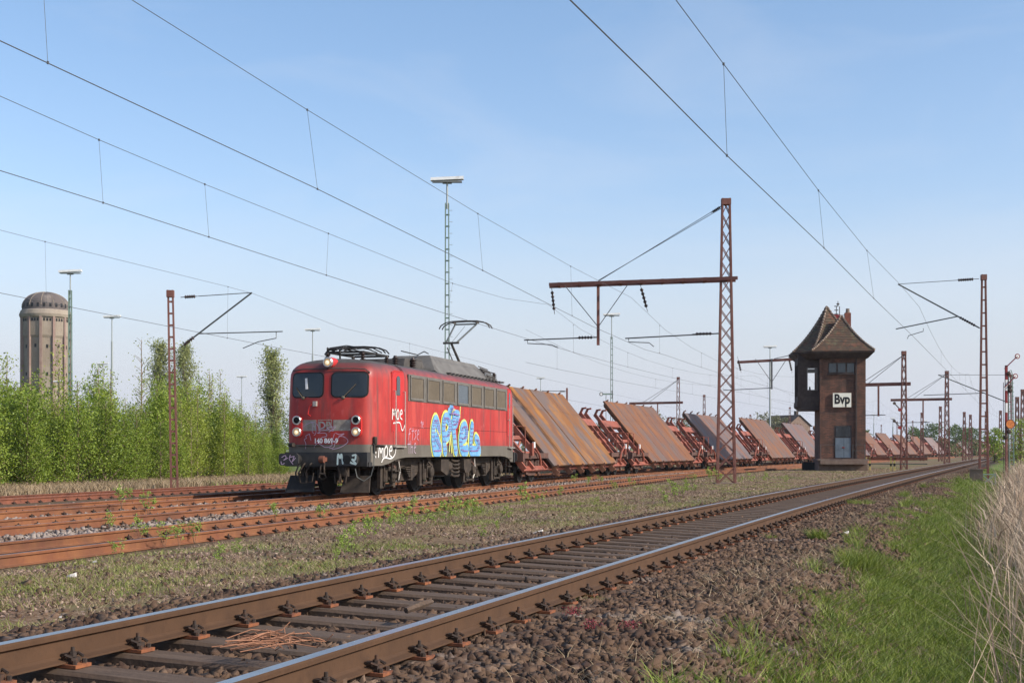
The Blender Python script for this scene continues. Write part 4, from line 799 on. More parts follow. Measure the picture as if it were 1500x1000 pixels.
for sgn in (-1, 1):   # tanks, boxes and ladder-like spring stack between the bogies
    y = sgn * 1.20
    q = MB(); q.prism([(-1.55, 1.02), (-.75, 1.02), (-.75, .62), (-.95, .50), (-1.55, .66)], lambda a, c: (a, y - .22, c), lambda a, c: (a, y + .22, c)); q.build('equipment_box', 'under', loco)
    q = MB(); q.lathe((-.72, y, .80), (1, 0, 0), [(0, .19), (.45, .19)], 14); q.build('air_tank', 'under', loco, 30)
    q = MB()
    for k in range(5): q.path([(-.20, y + sgn * .1, 1.02 - .125 * k), (.0, y + sgn * .14, .96 - .125 * k), (.5, y + sgn * .14, .96 - .125 * k), (.7, y + sgn * .1, 1.0 - .125 * k)], .035, 6)
    q.build('cooling_pipes', 'under', loco, 40)
    q = MB(); q.prism([(.95, 1.02), (1.75, 1.02), (1.75, .66), (1.5, .56), (1.1, .56), (.95, .7)], lambda a, c: (a, y - .2, c), lambda a, c: (a, y + .2, c)); q.build('equipment_box', 'under', loco)
    q = MB(); q.path([(-5.2, y + sgn * .12, 1.05), (-5.15, y + sgn * .15, .7), (-5.3, y + sgn * .16, .45), (-5.5, y + sgn * .15, .40)], .02, 6); q.path([(2.3, y + sgn * .15, 1.05), (2.32, y + sgn * .17, .6), (2.1, y + sgn * .15, .35)], .022, 6); q.build('side_hose', 'steel', loco, 40)
q = MB(); q.box(-7.0, 7.4, -.9, .9, .80, 1.05); q.box(-1.6, 1.8, -1.0, 1.0, .45, .85); q.build('underframe', 'black', loco)
# roof gear
def cap_insulator(x, y, z, h=.30, r=.075, parent=loco):
    b = MB(); pr = []; n = 5
    for k in range(n): pr += [(h * k / n, r * .55), (h * (k + .35) / n, r), (h * (k + .5) / n, r * 1.05), (h * (k + .6) / n, r * .55)]
    pr.append((h, r * .6)); pr.append((h + .05, r * .4)); b.lathe((x, y, z), (0, 0, 1), pr, 12); return b.build('roof_insulator', 'insul', parent, 40)
b = MB(); X0, X1 = -.75, 5.9
for (x, wt, zt, wb) in ((X0, 0, 3.9, 0),): pass
prof = lambda zt, wt, wb: [(-wb, 3.90), (-wt, zt), (wt, zt), (wb, 3.90)]
st = [(-.95, 3.93, 1.0, 1.18), (-.35, 4.46, .62, 1.18), (4.6, 4.46, .62, 1.18), (5.3, 4.34, .60, 1.15)]
vs = []
for x, zt, wt, wb in st:
    z0 = 3.80; vs += [(x, -wb, z0), (x, -wt, zt), (x, wt, zt), (x, wb, z0)]
fs = [];
for i in range(3):
    for k in range(4): fs.append((i * 4 + k, i * 4 + (k + 1) % 4, (i + 1) * 4 + (k + 1) % 4, (i + 1) * 4 + k))
fs += [(0, 3, 2, 1), (12, 13, 14, 15)]
b = MB(); b.add(vs, fs); b.build('roof_fairing', 'fairing', loco)
b = MB(); b.box(4.55, 4.75, -1.2, -.55, 3.85, 4.50)
for k in range(9): b.box(5.32, 5.34 + .0, 0, 0, 0, 0)
b = MB()
for k in range(16): x = -.1 + k * .42; b = MB(); b.box(x, x + .16, -1.27, -1.10, 3.845, 3.90); b.build('roof_bracket', 'roof_grey', loco)
for k in range(7): b = MB(); b.bar((4.8 + .02, -.72 - .07 * k, 4.40 - .075 * k), (6.0, -.72 - .07 * k, 4.34 - .075 * k), .03, .03); b.build('roof_louvre', 'roof_grey', loco)
b = MB(); b.prism([(-2.7, 3.85), (-2.55, 4.22), (-.95, 4.27), (-.55, 3.85)], lambda a, c: (a, -.55, c), lambda a, c: (a, .95, c)); b.box(5.3, 6.35, -.75, .75, 3.85, 4.12); b.build('roof_hatch', 'roof_grey', loco)
b = MB(); b.path([(-2.6, -.45, 4.45), (-1.2, -.5, 4.42), (0, -.3, 4.62), (1, -.1, 4.62)], .018, 6); b.path([(5.3, -.55, 4.35), (5.9, -.7, 4.28), (6.9, -.75, 4.25)], .02, 6); b.build('roof_conductor', 'black', loco)
for x, y in ((-2.0, -.62), (-3.15, -.45), (6.0, -.55), (6.75, -.75)): cap_insulator(x, y, 3.86, .36, .11)
def panto_base(xa, xb):
    p = MB(); z = 4.28
    for y in (-.55, .55): p.bar((xa, y, z), (xb, y, z), .06, .06)
    for x in (xa, xb, (xa + xb) / 2): p.bar((x, -.6, z), (x, .6, z), .06, .06)
    return p
# front pantograph, folded down
pt = panto_base(-6.1, -4.1).build('lowered_pantograph', 'black', loco); pt.location.z = -.10
b = MB()
for y in (-.33, -.18, .18, .33): b.path([(-6.2, y * 1.3, 4.36), (-5.2, y * 1.5, 4.46), (-4.0, y, 4.40)], .02, 5)
for k in range(4): b.path([(-6.2 + .35 * k, -.45, 4.40), (-6.0 + .35 * k, 0, 4.48), (-6.2 + .35 * k, .45, 4.40)], .016, 5)
for x in (-5.35, -5.05): b.path([(x, -.97, 4.28), (x, -.88, 4.38), (x, -.66, 4.46), (x, -.3, 4.49), (x, .3, 4.49), (x, .66, 4.46), (x, .88, 4.38), (x, .97, 4.28)], .022, 6)
for y in (-.3, .3): b.bar((-5.4, y, 4.45), (-5.0, y, 4.45), .03, .03)
b.path([(-6.7, -.15, 4.22), (-6.3, -.1, 4.30), (-6.0, 0, 4.30)], .02, 5); b.build('folded_arms', 'black', pt)
for x in (-6.1, -4.15):
    for y in (-.55, .55): cap_insulator(x, y, 3.90, .34, .09, pt)
b = MB(); b.path([(-6.6, -.05, 3.95), (-6.62, -.05, 4.20), (-6.75, -.2, 4.22)], .03, 6); b.lathe((-6.7, .0, 4.22), (0, 1, 0), [(0, .04), (.25, .04), (.3, .07)], 8); b.build('horn', 'black', loco)
# rear pantograph, raised to the wire
pr_ = panto_base(4.3, 6.1).build('raised_pantograph', 'black', loco)
EL = (3.80, 0, 5.20); BS = (5.15, 0, 4.33)
b = MB(); b.tube(BS, EL, .055, 8, .045); b.tube((4.75, .12, 4.33), (3.66, .1, 5.02), .02); b.tube((5.15, -.4, 4.33), (5.15, .4, 4.33), .05); b.tube((3.80, -.30, 5.20), (3.80, .30, 5.20), .04); b.build('lower_arm', 'roof_grey', pr_, 40)
b = MB(); b.tube((3.80, -.20, 5.20), (5.55, -.42, 6.02), .032); b.tube((3.80, .20, 5.20), (5.55, .42, 6.02), .032); b.tube((3.7, .0, 5.14), (5.45, .0, 5.95), .008); b.tube((5.55, -.45, 6.03), (5.55, .45, 6.03), .028); b.build('upper_arm', 'galv', pr_, 40)
b = MB()
for x in (5.38, 5.72): b.path([(x, -.99, 5.86), (x, -.92, 5.98), (x, -.75, 6.08), (x, -.5, 6.13), (x, 0, 6.145), (x, .5, 6.13), (x, .75, 6.08), (x, .92, 5.98), (x, .99, 5.86)], .024, 6)
for y in (-.45, .45): b.bar((5.36, y, 6.08), (5.74, y, 6.08), .04, .05)
b.build('contact_strips', 'roof_grey', pr_, 40)
for x in (4.35, 6.05):
    for y in (-.5, .5): cap_insulator(x, y, 3.92, .32, .09, pr_)
b = MB(); b.lathe((7.35, -.55, 3.84), (0, 0, 1), [(0, .05), (.1, .05), (.16, .08), (.25, .06), (.3, .02)], 10); b.build('roof_whistle', 'black', loco)
# ------------------------------------------------------------------ tilting-bed wagons and the steel plates on them
WL = 22.0; SW0 = 51.75
E_ = Vector((0, 2.9, 3.54)).normalized(); N_ = Vector((0, -E_.z, E_.y))
PB = Vector((0, -1.45, .66))                     # lower plate edge
def onbed(x, t, n): return Vector((x, 0, 0)) + PB + E_ * t + N_ * n
def obar(b, x0, t0, n0, x1, t1, n1, w, h):
    b.bar(onbed(x0, t0, n0), onbed(x1, t1, n1), w, h, N_); return b
M['ribrust'] = mat('tan_rusty_rib', (.24, .11, .065), .85, 0, [((.13, .06, .045), 3, .45, .7)])
def make_wagon():
    wg = empty('tilting_plate_wagon')
    b = MB(); b.box(.7, 21.3, -.45, .45, .72, 1.0)
    for x in (.65, 21.2): b.box(x - .12, x + .12, -1.3, 1.3, .86, 1.24)
    for s in (0, 1):
        X = (lambda v: v) if s == 0 else (lambda v: WL - v)
        b.box(min(X(.7), X(4.6)), max(X(.7), X(4.6)), -1.15, 1.15, .98, 1.12)
        for y in (-1.2, 1.2): b.bar((X(.7), y, 1.1), (X(4.6), y, 1.1), .12, .22)
    b.build('underframe', 'wagdark', wg)
    # supports that carry the tilted bed
    b = MB()
    for x in (1.6, 4.4, 17.6, 20.4):
        b.bar((x, .9, 1.0), (x, .9, 2.7), .14, .16); b.bar((x, -1.0, 1.1), (x, .9, 2.5), .12, .12); b.bar((x, .9, 1.7), (x, -.4, 1.1), .1, .1)
    b.bar((1.6, .9, 1.0), (4.4, .9, 2.5), .1, .1); b.bar((20.4, .9, 1.0), (17.6, .9, 2.5), .1, .1)
    b.build('bed_support', 'wagdark', wg)
    b = MB(); T1_ = 3.1
    for t, w in ((.12, .22), (.95, .10), (1.75, .24), (2.35, .10)): obar(b, .9, t, -.30, 21.1, t, -.30, w, .10)
    for x in (.98, 2.2, 4.3, 17.7, 19.8, 21.02): obar(b, x, .05, -.24, x, T1_ - .02, -.24, .20 if x in (2.2, 19.8) else .15, .22)
    obar(b, .98, .2, -.32, 2.2, .95, -.32, .07, .08); obar(b, 21.02, .2, -.32, 19.8, .95, -.32, .07, .08); obar(b, 2.2, 1.0, -.36, 4.3, 1.7, -.36, .07, .06); obar(b, 19.8, 1.0, -.36, 17.7, 1.7, -.36, .07, .06)
    for x0, x1 in ((.9, 4.6), (17.4, 21.1)):
        p = [onbed(x0, T1_ - .42, -.12), onbed(x1, T1_ - .42, -.12), onbed(x1, T1_ + .05, -.12), onbed(x0, T1_ + .05, -.12)]
        b.add(p + [q - N_ * .20 for q in p], [(0, 1, 2, 3), (7, 6, 5, 4), (0, 4, 5, 1), (1, 5, 6, 2), (2, 6, 7, 3), (3, 7, 4, 0)])
    b.build('tilted_bed', 'wag', wg)
    for x in (5.3, 7.6, 9.9, 12.2, 14.5, 16.8):
        b = MB(); obar(b, x, -.30, -.20, x, 4.45, -.20, .10, .22); b.bar(onbed(x, -.04, -.22), onbed(x, -.04, .10), .08, .10, E_); b.bar(onbed(x, -.3, -.1), Vector((x, -.5, .72)), .09, .12); b.bar(onbed(x, 4.46, -.26), onbed(x, 4.60, .02), .10, .10); b.bar(onbed(x, 4.58, -.02), onbed(x, 4.57, .16), .10, .07)
        b.build('bed_rib', 'ribrust', wg)
    for x in (1.05, 2.25, 19.75, 20.95):                     # end horns with hooks
        b = MB(); obar(b, x, T1_, -.2, x, 3.62, -.2, .15, .18); b.bar(onbed(x, 3.55, -.25), onbed(x, 3.72, .10), .13, .11); b.bar(onbed(x, 3.70, .07), onbed(x, 3.60, .24), .13, .09); b.build('end_horn', 'wag', wg)
    for s in (0, 1):
        X = (lambda v: v) if s == 0 else (lambda v: WL - v); xc = X(2.6)
        b = MB()
        for sg in (-1, 1):
            y = sg * 1.0
            b.bar((xc - 1.35, y, .50), (xc + 1.35, y, .50), .12, .14); b.bar((xc - .5, y, .36), (xc + .5, y, .36), .14, .14); b.bar((xc - .9, y, .50), (xc - .45, y, .34), .12, .12); b.bar((xc + .9, y, .50), (xc + .45, y, .34), .12, .12)
            b.box(xc - .22, xc + .22, y - .1, y + .1, .40, .95)
            for dx in (-.9, .9): b.box(xc + dx - .16, xc + dx + .16, y - .14, y + .14, .34, .62); b.lathe((xc + dx - .2, y, .58), (0, 0, 1), [(0, .09), (.3, .09)], 8); b.lathe((xc + dx + .2, y, .58), (0, 0, 1), [(0, .09), (.3, .09)], 8); b.bar((xc + dx - .3, y, .90), (xc + dx + .3, y, .90), .16, .08)
            for dx in (-1.3, 1.3): b.bar((xc + dx, y, .25), (xc + dx, y, .75), .08, .1)
        b.bar((xc, -1.0, .62), (xc, 1.0, .62), .3, .3); bo = b.build('bogie', 'wagdark', wg)
        for dx in (-.9, .9):
            w = MB(); w.tube((xc + dx, -.95, .46), (xc + dx, .95, .46), .07, 10)
            for sg in (-1, 1): w.lathe((xc + dx, sg * .685, .46), (0, sg, 0), [(0, .485), (.03, .48), (.035, .46), (.135, .45), (.135, .38), (.08, .36), (.08, .14), (.16, .12)], 24)
            w.build('wheelset', 'black', bo, 35)
        for y in (-.875, .875):
            b = MB(); d = -1 if s == 0 else 1; b.lathe((X(.55), y, 1.06), (d, 0, 0), [(0, .12), (.3, .12), (.3, .08), (.50, .08), (.50, .22), (.54, .22)], 14); b.build('buffer', 'wagdark', wg, 35)
        # bright red end guard, white tail-lamp bracket, yellow grip
        b = MB(); x = X(.75); sx = 1 if s == 0 else -1
        b.path([(x, -1.32, 1.2), (x, -1.32, 2.25), (x, -1.0, 2.28), (x, -.2, 2.28)], .03, 6); b.path([(x, -1.32, 1.75), (x, -.3, 1.75)], .022, 6); b.path([(x, -.7, 2.28), (x, -.7, 1.2)], .022, 6); b.path([(x, -.2, 2.28), (x, -.2, 1.2)], .022, 6)
        b.build('end_railing', 'wag', wg, 40)
        b = MB(); b.bar((x + sx * .9, -1.34, 1.1), (x + sx * .9, -1.34, 1.62), .12, .22); b.path([(x + sx * 1.1, -1.36, 1.55), (x + sx * 2.0, -1.36, 1.15), (x + sx * 2.2, -1.36, .9), (x + sx * 2.2, -1.36, .7)], .05, 6); b.build('end_bracket', 'wag', wg, 40)
        b = MB(); b.box(min(x + sx * .95, x + sx * 1.1), max(x + sx * .95, x + sx * 1.1), -1.44, -1.36, 1.42, 1.66); b.build('lamp_plate', 'semwhite', wg)
        b = MB(); b.box(min(X(4.9), X(6.3)), max(X(4.9), X(6.3)), -.9, -.4, .55, .95); b.build('brake_tank', 'wagdark', wg)
    return wg
LABW = ['tilting wagon coupled directly behind the red locomotive, carrying two plates', 'tilting wagon with the rust-brown plate, second behind the locomotive', 'tilting wagon lying in the dark shadow of the signal box, behind the tall lattice mast',
        'tilting wagon just right of the tall lattice mast, fourth behind the locomotive', 'tilting wagon half hidden by the left side of the signal box', 'tilting wagon hidden behind the signal box, its bed showing at the left wall', 'tilting wagon behind the door side of the signal box',
        'tilting wagon emerging at the right wall of the signal box', 'second tilting wagon to the right of the signal box', 'tilting wagon behind the lattice mast that carries small signal arms', 'fourth tilting wagon to the right of the signal box', 'tilting wagon with the bluish plate left of the distant second lattice mast',
        'tilting wagon standing behind the distant second lattice mast', 'tilting wagon with white painted bed end, last but one left of the ladder mast', 'last tilting wagon, just left of the ladder mast at the right', 'tilting wagon beyond the ladder mast at the right']
LABP = ['front one of the two orange rusty plates on the first wagon', 'long rust-brown steel plate on the second wagon, leaning over the rusty track', 'steel plate half blackened by the shadow of the signal box', 'rusty plate just right of the tall lattice mast', 'steel plate whose lower half disappears behind the signal box on the left',
        'steel plate hidden behind the bay of the signal box', 'steel plate hidden behind the door of the signal box', 'steel plate touching the right wall of the signal box in view', 'second steel plate right of the signal box', 'steel plate behind the mast with small signal arms', 'fourth steel plate right of the signal box', 'bluish grey steel plate left of the distant second lattice mast',
        'orange topped steel plate behind the distant second lattice mast', 'pale bluish steel plate, last but one left of the ladder mast', 'orange brown plate just left of the ladder mast at the right', 'steel plate beyond the ladder mast at the right']
PM = ['plA', 'plB', 'plC', 'plB', 'plC', 'plB', 'plC', 'plB', 'plB', 'plB', 'plB', 'plD', 'plA', 'plD', 'plB', 'plC']
def plate_mesh(x0, x1, m, T=4.58, seam=True):
    b = MB(); p = [onbed(x0, 0, -.06), onbed(x1, 0, -.06), onbed(x1, T, -.06), onbed(x0, T, -.06)]; q = [a + N_ * .09 for a in p]
    b.add(p + q, [(3, 2, 1, 0), (4, 5, 6, 7), (0, 1, 5, 4), (1, 2, 6, 5), (2, 3, 7, 6), (3, 0, 4, 7)]); return b
w0 = make_wagon()
for k in range(16):
    s = SW0 + WL * k; xa, ya, _ = ev(T3, s + 2.6); xb, yb, _ = ev(T3, s + WL - 2.6); an = math.atan2(yb - ya, xb - xa)
    cx, cy = (xa + xb) / 2, (ya + yb) / 2; o = (cx - math.cos(an) * WL / 2, cy - math.sin(an) * WL / 2, 0)
    wg = w0 if k == 0 else copy_tree(w0)
    wg.location = o; wg.rotation_euler = (0, 0, an); tag(wg, LABW[k], 'railway wagon', 'plate wagons in the train')
    if k == 0: parts = [(4.75, 11.15, LABP[0], 0), (11.28, 17.75, 'rear one of the two orange rusty plates on the first wagon, beside the dark gap', .03)]
    else: parts = [(4.75 + random.uniform(-.15, .15), 17.6, LABP[k], 0)]
    for x0, x1, lb, dz in parts:
        b = plate_mesh(x0, x1, PM[k], 4.58 + dz + (random.uniform(-.22, .08) if k > 1 else 0)); p = b.build('steel_plate', PM[k], None); p.location = o; p.rotation_euler = (0, 0, an); tag(p, lb, 'steel plate', 'steel plates leaning on the wagons')
        if k < 4:
            b = MB(); n = int((x1 - x0) / 2.3)
            for i in range(1, n + (1 if k else 0)):
                xx = x0 + i * (x1 - x0) / (n + (1 if k else 0)); b.bar(onbed(xx, .02, .031), onbed(xx, 4.5, .031), .018, .006, N_)
            if b.v: b.build('plate_seam', 'wagdark', p)
            if k in (0, 1, 2) and x1 > 15:
                b = MB(); b.bar(onbed(x1 - 1.35, 1.3, .032), onbed(x1 - 1.35, 2.5, .032), .16, .005, N_); b.build('paint_mark', 'plD', p)

# ------------------------------------------------------------------ masts
def along(hd): return Vector((math.sin(hd), math.cos(hd), 0)), Vector((math.cos(hd), -math.sin(hd), 0))
def lattice(name, label, cat, x, ytop, Z, ybase=None, w0=.55, w1=.32, style='X', m='mast', hd=.35, d0=None, d1=None, pitch=None, zbase=-.2, group=None, cap=True, lean=0):
    """mast seen at photo column x; two faces of uprights with X bracing or ladder rungs"""
    top = px2w(x, ytop, Z).z; X = (x - 750) / FPX * Z; t = empty(name, (X, Z, zbase), 0, label, cat, group); H = top - zbase
    d0 = w0 * .8 if d0 is None else d0; d1 = w1 * .8 if d1 is None else d1
    u, p = along(hd - .25); b = MB(); L_ = .075 if style == 'X' else (.05 if w0 < .3 else .058)
    def corner(f, sx, sy):
        w = w0 + (w1 - w0) * f; d = d0 + (d1 - d0) * f; return p * (sx * w / 2 + lean * f) + u * (sy * d / 2) + Vector((0, 0, H * f))
    for sx in (-1, 1):
        for sy in (-1, 1): b.bar(corner(0, sx, sy), corner(1, sx, sy), L_, L_, p)
    b.build('mast_uprights', m, t)
    b = MB(); pitch = pitch or (w0 * 1.25 if style == 'X' else .75); n = max(4, int(H / pitch)); th = .032 if Z < 120 else .04
    for i in range(n):
        f0, f1 = i / n, (i + 1) / n
        if style == 'X':
            for sy in (-1, 1):
                b.bar(corner(f0, -1, sy), corner(f1, 1, sy), th, th); b.bar(corner(f0, 1, sy) + u * .02, corner(f1, -1, sy) + u * .02, th, th)
            for sx in (-1, 1): b.bar(corner(f0, sx, -1), corner(f1, sx, 1), th, th)
        else:
            for sy in (-1,): b.bar(corner(f0, -1, sy), corner(f0, 1, sy), .02, .075)
    b.build('mast_bracing' if style == 'X' else 'mast_rungs', m, t)
    if cap:
        b = MB(); w = w1 / 2 + .05; b.bar(p * (-w + lean) + Vector((0, 0, H - .14)), p * (w + lean) + Vector((0, 0, H - .14)), d1 + .12, .26); b.build('mast_cap', m, t)
    b = MB(); b.box(-w0 * .7, w0 * .7, -w0 * .7, w0 * .7, -.3, .04); b.build('footing', 'relay', t)
    return t, X, H, top, u, p
def insulator(t, p0, p1, r=.075, n=5):
    b = MB(); p0 = Vector(p0); p1 = Vector(p1); L_ = (p1 - p0).length; pr = []
    for k in range(n): pr += [(L_ * (k + .1) / n, r * .5), (L_ * (k + .4) / n, r), (L_ * (k + .6) / n, r), (L_ * (k + .9) / n, r * .5)]
    b.lathe(p0, p1 - p0, pr, 8); b.tube(p0 - (p1 - p0) * .35, p1 + (p1 - p0) * .2, .015, 4); return b.build('insulator', 'insul', t, 40)
# the tall lattice mast with the long arm
t, X, H, top, u, p = lattice('catenary_mast', 'tall maroon lattice mast whose long arm reaches left over the train', 'catenary mast', 1063.5, 291, 58, w0=.74, w1=.30, d0=.55, d1=.25, pitch=.66, zbase=-.1, hd=.30)
MZ = -.1
pa = Vector((math.cos(.28), -math.sin(.28), 0))
azm = px2w(1063, 410, 58).z - MZ
b = MB(); a0 = pa * .45 + Vector((0, 0, azm + .02)); a1 = pa * -7.75 + Vector((0, 0, azm + .02))
for dy in (-.13, .13):
    o_ = u * (dy * 3.0); b.bar(a0 + o_, a1 + o_, .07, .14)
for k in range(9): c = a0.lerp(a1, (k + .5) / 9); b.bar(c - u * .4, c + u * .4, .12, .16)
b.build('cross_arm', 'mast', t)
hp = pa * -5.55; b = MB(); b.bar(hp + Vector((0, 0, azm)), hp + Vector((0, 0, azm - 2.65)), .16, .12); b.build('hanging_post', 'mast', t)
b = MB()
hb = hp + Vector((0, 0, azm - 1.85))
for k, dx in ((0, 1.5), (1, -1.35)): b.tube(hp + pa * -dx + Vector((0, 0, azm)), hb, .018, 5)
b.tube(Vector((-.1, 0, H - .25)), hp + Vector((0, 0, azm + .15)) + u * .15, .014, 5); b.tube(Vector((-.1, 0, H - .35)), hp + Vector((0, 0, azm + .15)) - u * .15, .014, 5)
b.build('stay_wires', 'wire', t)
insulator(t, Vector((-.25, 0, H - .36)), Vector((-.25, 0, H - .36)).lerp(hp + Vector((0, 0, azm)), .06), .07)
# insulators under the arm
for f, dxx in ((.985, .1), (.50, .25)):
    c = a0.lerp(a1, f) - Vector((0, 0, .12)); insulator(t, c + Vector((0, 0, -.12)), c + Vector((dxx, .2, -.95)), .075)
rl = Vector((0, 0, px2w(885, 494, 59.6).z - MZ)); rr = Vector((0, 0, px2w(1050, 488, 58).z - MZ))
insulator(t, hp + rl - pa * .25, hp + rl - pa * .9, .07); insulator(t, rr - pa * .6, rr - pa * 1.3, .07)
b = MB(); b.tube(hp + rl, hp + rl - pa * 3.35 + Vector((0, 0, -.05)), .03, 6); b.tube(rr - pa * .3, rr - pa * 4.35 + Vector((0, 0, -.12)), .03, 6)
e1 = hp + rl - pa * 3.2; b.path([e1 + Vector((0, 0, -.05)), e1 + Vector((0, 0, -.2)), e1 + pa * 1.1 + Vector((0, 0, -.28)), e1 + pa * 1.4 + Vector((0, 0, -.42))], .02, 5)
e2 = rr - pa * 4.2; b.path([e2 + Vector((0, 0, -.12)), e2 + Vector((0, 0, -.28)), e2 + pa * .9 + Vector((0, 0, -.33)), e2 + pa * 1.1 + Vector((0, 0, -.5))], .02, 5)
b.build('registration_arm', 'galv', t, 40)
# cantilever masts
def cantilever(t, base, zt, zm, sx, L_, zc, pdir, w=.03):
    """base: mast axis offset; zt top rod height, zm strut foot, L_ reach, zc steady-arm height; all above the footing"""
    o = pdir * sx; tip = o * L_ + Vector((0, 0, zt + .02)); foot = o * .2 + Vector((0, 0, zm)); a = Vector((0, 0, zt - .12)) + o * .2
    b = MB(); b.tube(a + (tip - a) * .26, tip, .016, 5); b.tube(foot + (tip - foot) * .2, tip, .032, 8)
    f = (zc - zm) / (tip.z - zm) if (zc > zm) else .0; st = foot + (tip - foot) * max(.22, f); e = o * (L_ + 1.2) + Vector((0, 0, zc + .05)); b.tube(st, e, .022, 6)
    r = e - o * .25; b.path([r, r - Vector((0, 0, .25)), r - o * .7 - Vector((0, 0, .38)), r - o * 1.3 - Vector((0, 0, .62))], .018, 5); b.build('cantilever', 'galv', t, 40)
    insulator(t, a + (tip - a) * .07, a + (tip - a) * .22, .07); insulator(t, foot + (tip - foot) * .06, foot + (tip - foot) * .2, .075)
    return tip, e
ta, XA, HA, topA, uA, pA = lattice('catenary_mast', 'reddish ladder mast with a bracket arm standing in the birch thicket on the left', 'catenary mast', 255.5, 425, 52, w0=.24, w1=.17, d0=.2, d1=.14, style='ladder', pitch=.44, hd=.15, zbase=-.2, lean=-.15)
g = lambda y: px2w(255, y, 52).z + .2
pl = Vector((.99, -.12, 0)); cantilever(ta, None, g(431), g(510), 1, 3.05, g(489), pl)
tb, XB, HB, topB, uB, pB = lattice('catenary_mast', 'maroon ladder mast with a bracket arm beside the nearest track at the right', 'catenary mast', 1441, 402, 66, w0=.40, w1=.16, d0=.25, d1=.15, style='ladder', pitch=.62, hd=.36, zbase=-.15)
g = lambda y: px2w(1441, y, 66).z + .15
pr2 = Vector((math.cos(.35), -math.sin(.35), 0))
o = -pr2; tip = o * 4.0 + Vector((0, 0, g(411))); foot = o * .2 + Vector((0, 0, g(480))); a = o * .2 + Vector((0, 0, g(408)))
b = MB(); b.tube(a + (tip - a) * .27, tip, .015, 5); b.tube(foot, tip, .034, 8); st = foot + (tip - foot) * .26; e = o * 4.1 + Vector((0, 0, g(478))); b.tube(st, e, .03, 6)
r_ = e - o * 1.3; b.path([r_, r_ + Vector((0, 0, -.15)), e - o * .6 + Vector((0, 0, -.35)), e - o * .55 + Vector((0, 0, -.5))], .018, 5); b.build('cantilever', 'galv', tb, 40)
insulator(tb, a + (tip - a) * .07, a + (tip - a) * .26, .08, 7); insulator(tb, foot + (tip - foot) * .05, foot + (tip - foot) * .24, .07, 7)
# counterweight frame at its foot
cwx = (1447 - 750) / FPX * 64; cw = empty('cable_trough_frame', (cwx, 64, -.35), 0, 'small dark metal lattice frame at the foot of the right ladder mast', 'metal frame')
b = MB()
for z in (.05, .55): b.bar((-.3, 0, z), (.35, 0, z), .05, .05)
for x in (-.3, .35): b.bar((x, 0, 0), (x, 0, .6), .05, .05)
b.bar((-.3, 0, .05), (.35, 0, .55), .04, .04); b.bar((-.3, .02, .55), (.35, .02, .05), .04, .04); b.build('lattice_panel', 'mastg', cw)
bx = empty('relay_box', ((1430 - 750) / FPX * 62, 62, -.45), -.3, 'brown concrete relay box beside the right ladder mast', 'relay box')
b = MB(); b.box(-.28, .28, -.25, .25, .10, .88); b.build('box_body', 'relay', bx); b = MB(); b.box(-.36, .36, -.32, .32, -.2, .10); b.build('box_plinth', 'relay', bx); b = MB(); b.box(-.31, .31, -.28, .28, .88, .94); b.build('lid', 'relay', bx)
# distant lattice masts: column, top row, depth, label, arm (left end column, row), post
FAR = [(1324, 514, 104, .55, 'distant lattice mast right of the signal box, carrying small signal arms', (1235, 563)), (1387, 543, 140, .6, 'distant lattice mast between the signal box and the ladder mast, with a portal arm', (1305, 585)),
       (993.5, 552, 150, .55, 'grey-maroon lattice mast with an arm, behind the second plate wagon', (922, 590)), (1031.5, 578, 170, .5, 'short maroon mast top standing over the shadowed plate', None), (1099, 607, 200, .3, 'thin dark post above the plate right of the tall lattice mast', None),
       (1350.5, 604, 190, .55, 'far maroon mast left of the second lattice mast', None), (1377.5, 595, 185, .55, 'far lattice mast just left of the second lattice mast', None), (1412.5, 603, 190, .55, 'left one of the two far maroon masts before the ladder mast', None),
       (1421.5, 607, 210, .6, 'right one of the two far maroon masts before the ladder mast', None), (1444.5, 602, 200, .5, 'far mast seen through the rungs of the ladder mast', None), (1465.5, 601, 210, .6, 'far lattice mast between the ladder mast and the red-white signal', None),
       (1490, 581, 150, .6, 'grey lattice mast right of the red-white signal', None), (1498, 570, 150, .6, 'lattice mast at the right edge of the picture', None), (1157, 596, 210, .4, 'far thin mast left of the signal box', None), (1337, 616, 260, .3, 'short far post between the two lattice masts', None), (1291, 622, 260, .3, 'short far post above the plates right of the signal box', None), (1314, 617, 250, .3, 'thin far post beside the mast with signal arms', None)]
for (x, yt, Z, w, lab, arm) in FAR:
    t, X, H, top, u, p = lattice('catenary_mast', lab, 'catenary mast', x, yt, Z, w0=w * .85, w1=w * .45, style='X' if w > .45 else 'ladder', pitch=.9, hd=.36, zbase=-.2)
    if arm:
        ax, ay = arm; zz = px2w(ax, ay, Z).z + .2; Lx = X - (ax - 750) / FPX * (Z + 1.5); b = MB(); b.bar(Vector((.5, -.1, zz + .05)), Vector((-Lx, Lx * .3, zz)), .18, .26); hx = -Lx * .42; b.bar((hx, -hx * .3, zz), (hx, -hx * .3, zz - 2.4), .12, .12); b.build('cross_arm', 'mast', t)
        b = MB(); b.tube((0, 0, H - .3), (-Lx * .75, Lx * .23, zz), .02, 4); b.tube((0, 0, H - .3), (-Lx * .62, Lx * .2, zz), .02, 4); b.tube((-Lx * .3, Lx * .1, zz - 2.3), (-Lx * .9, Lx * .3, zz - 2.35), .03, 4); b.build('stay_wires', 'wire', t)
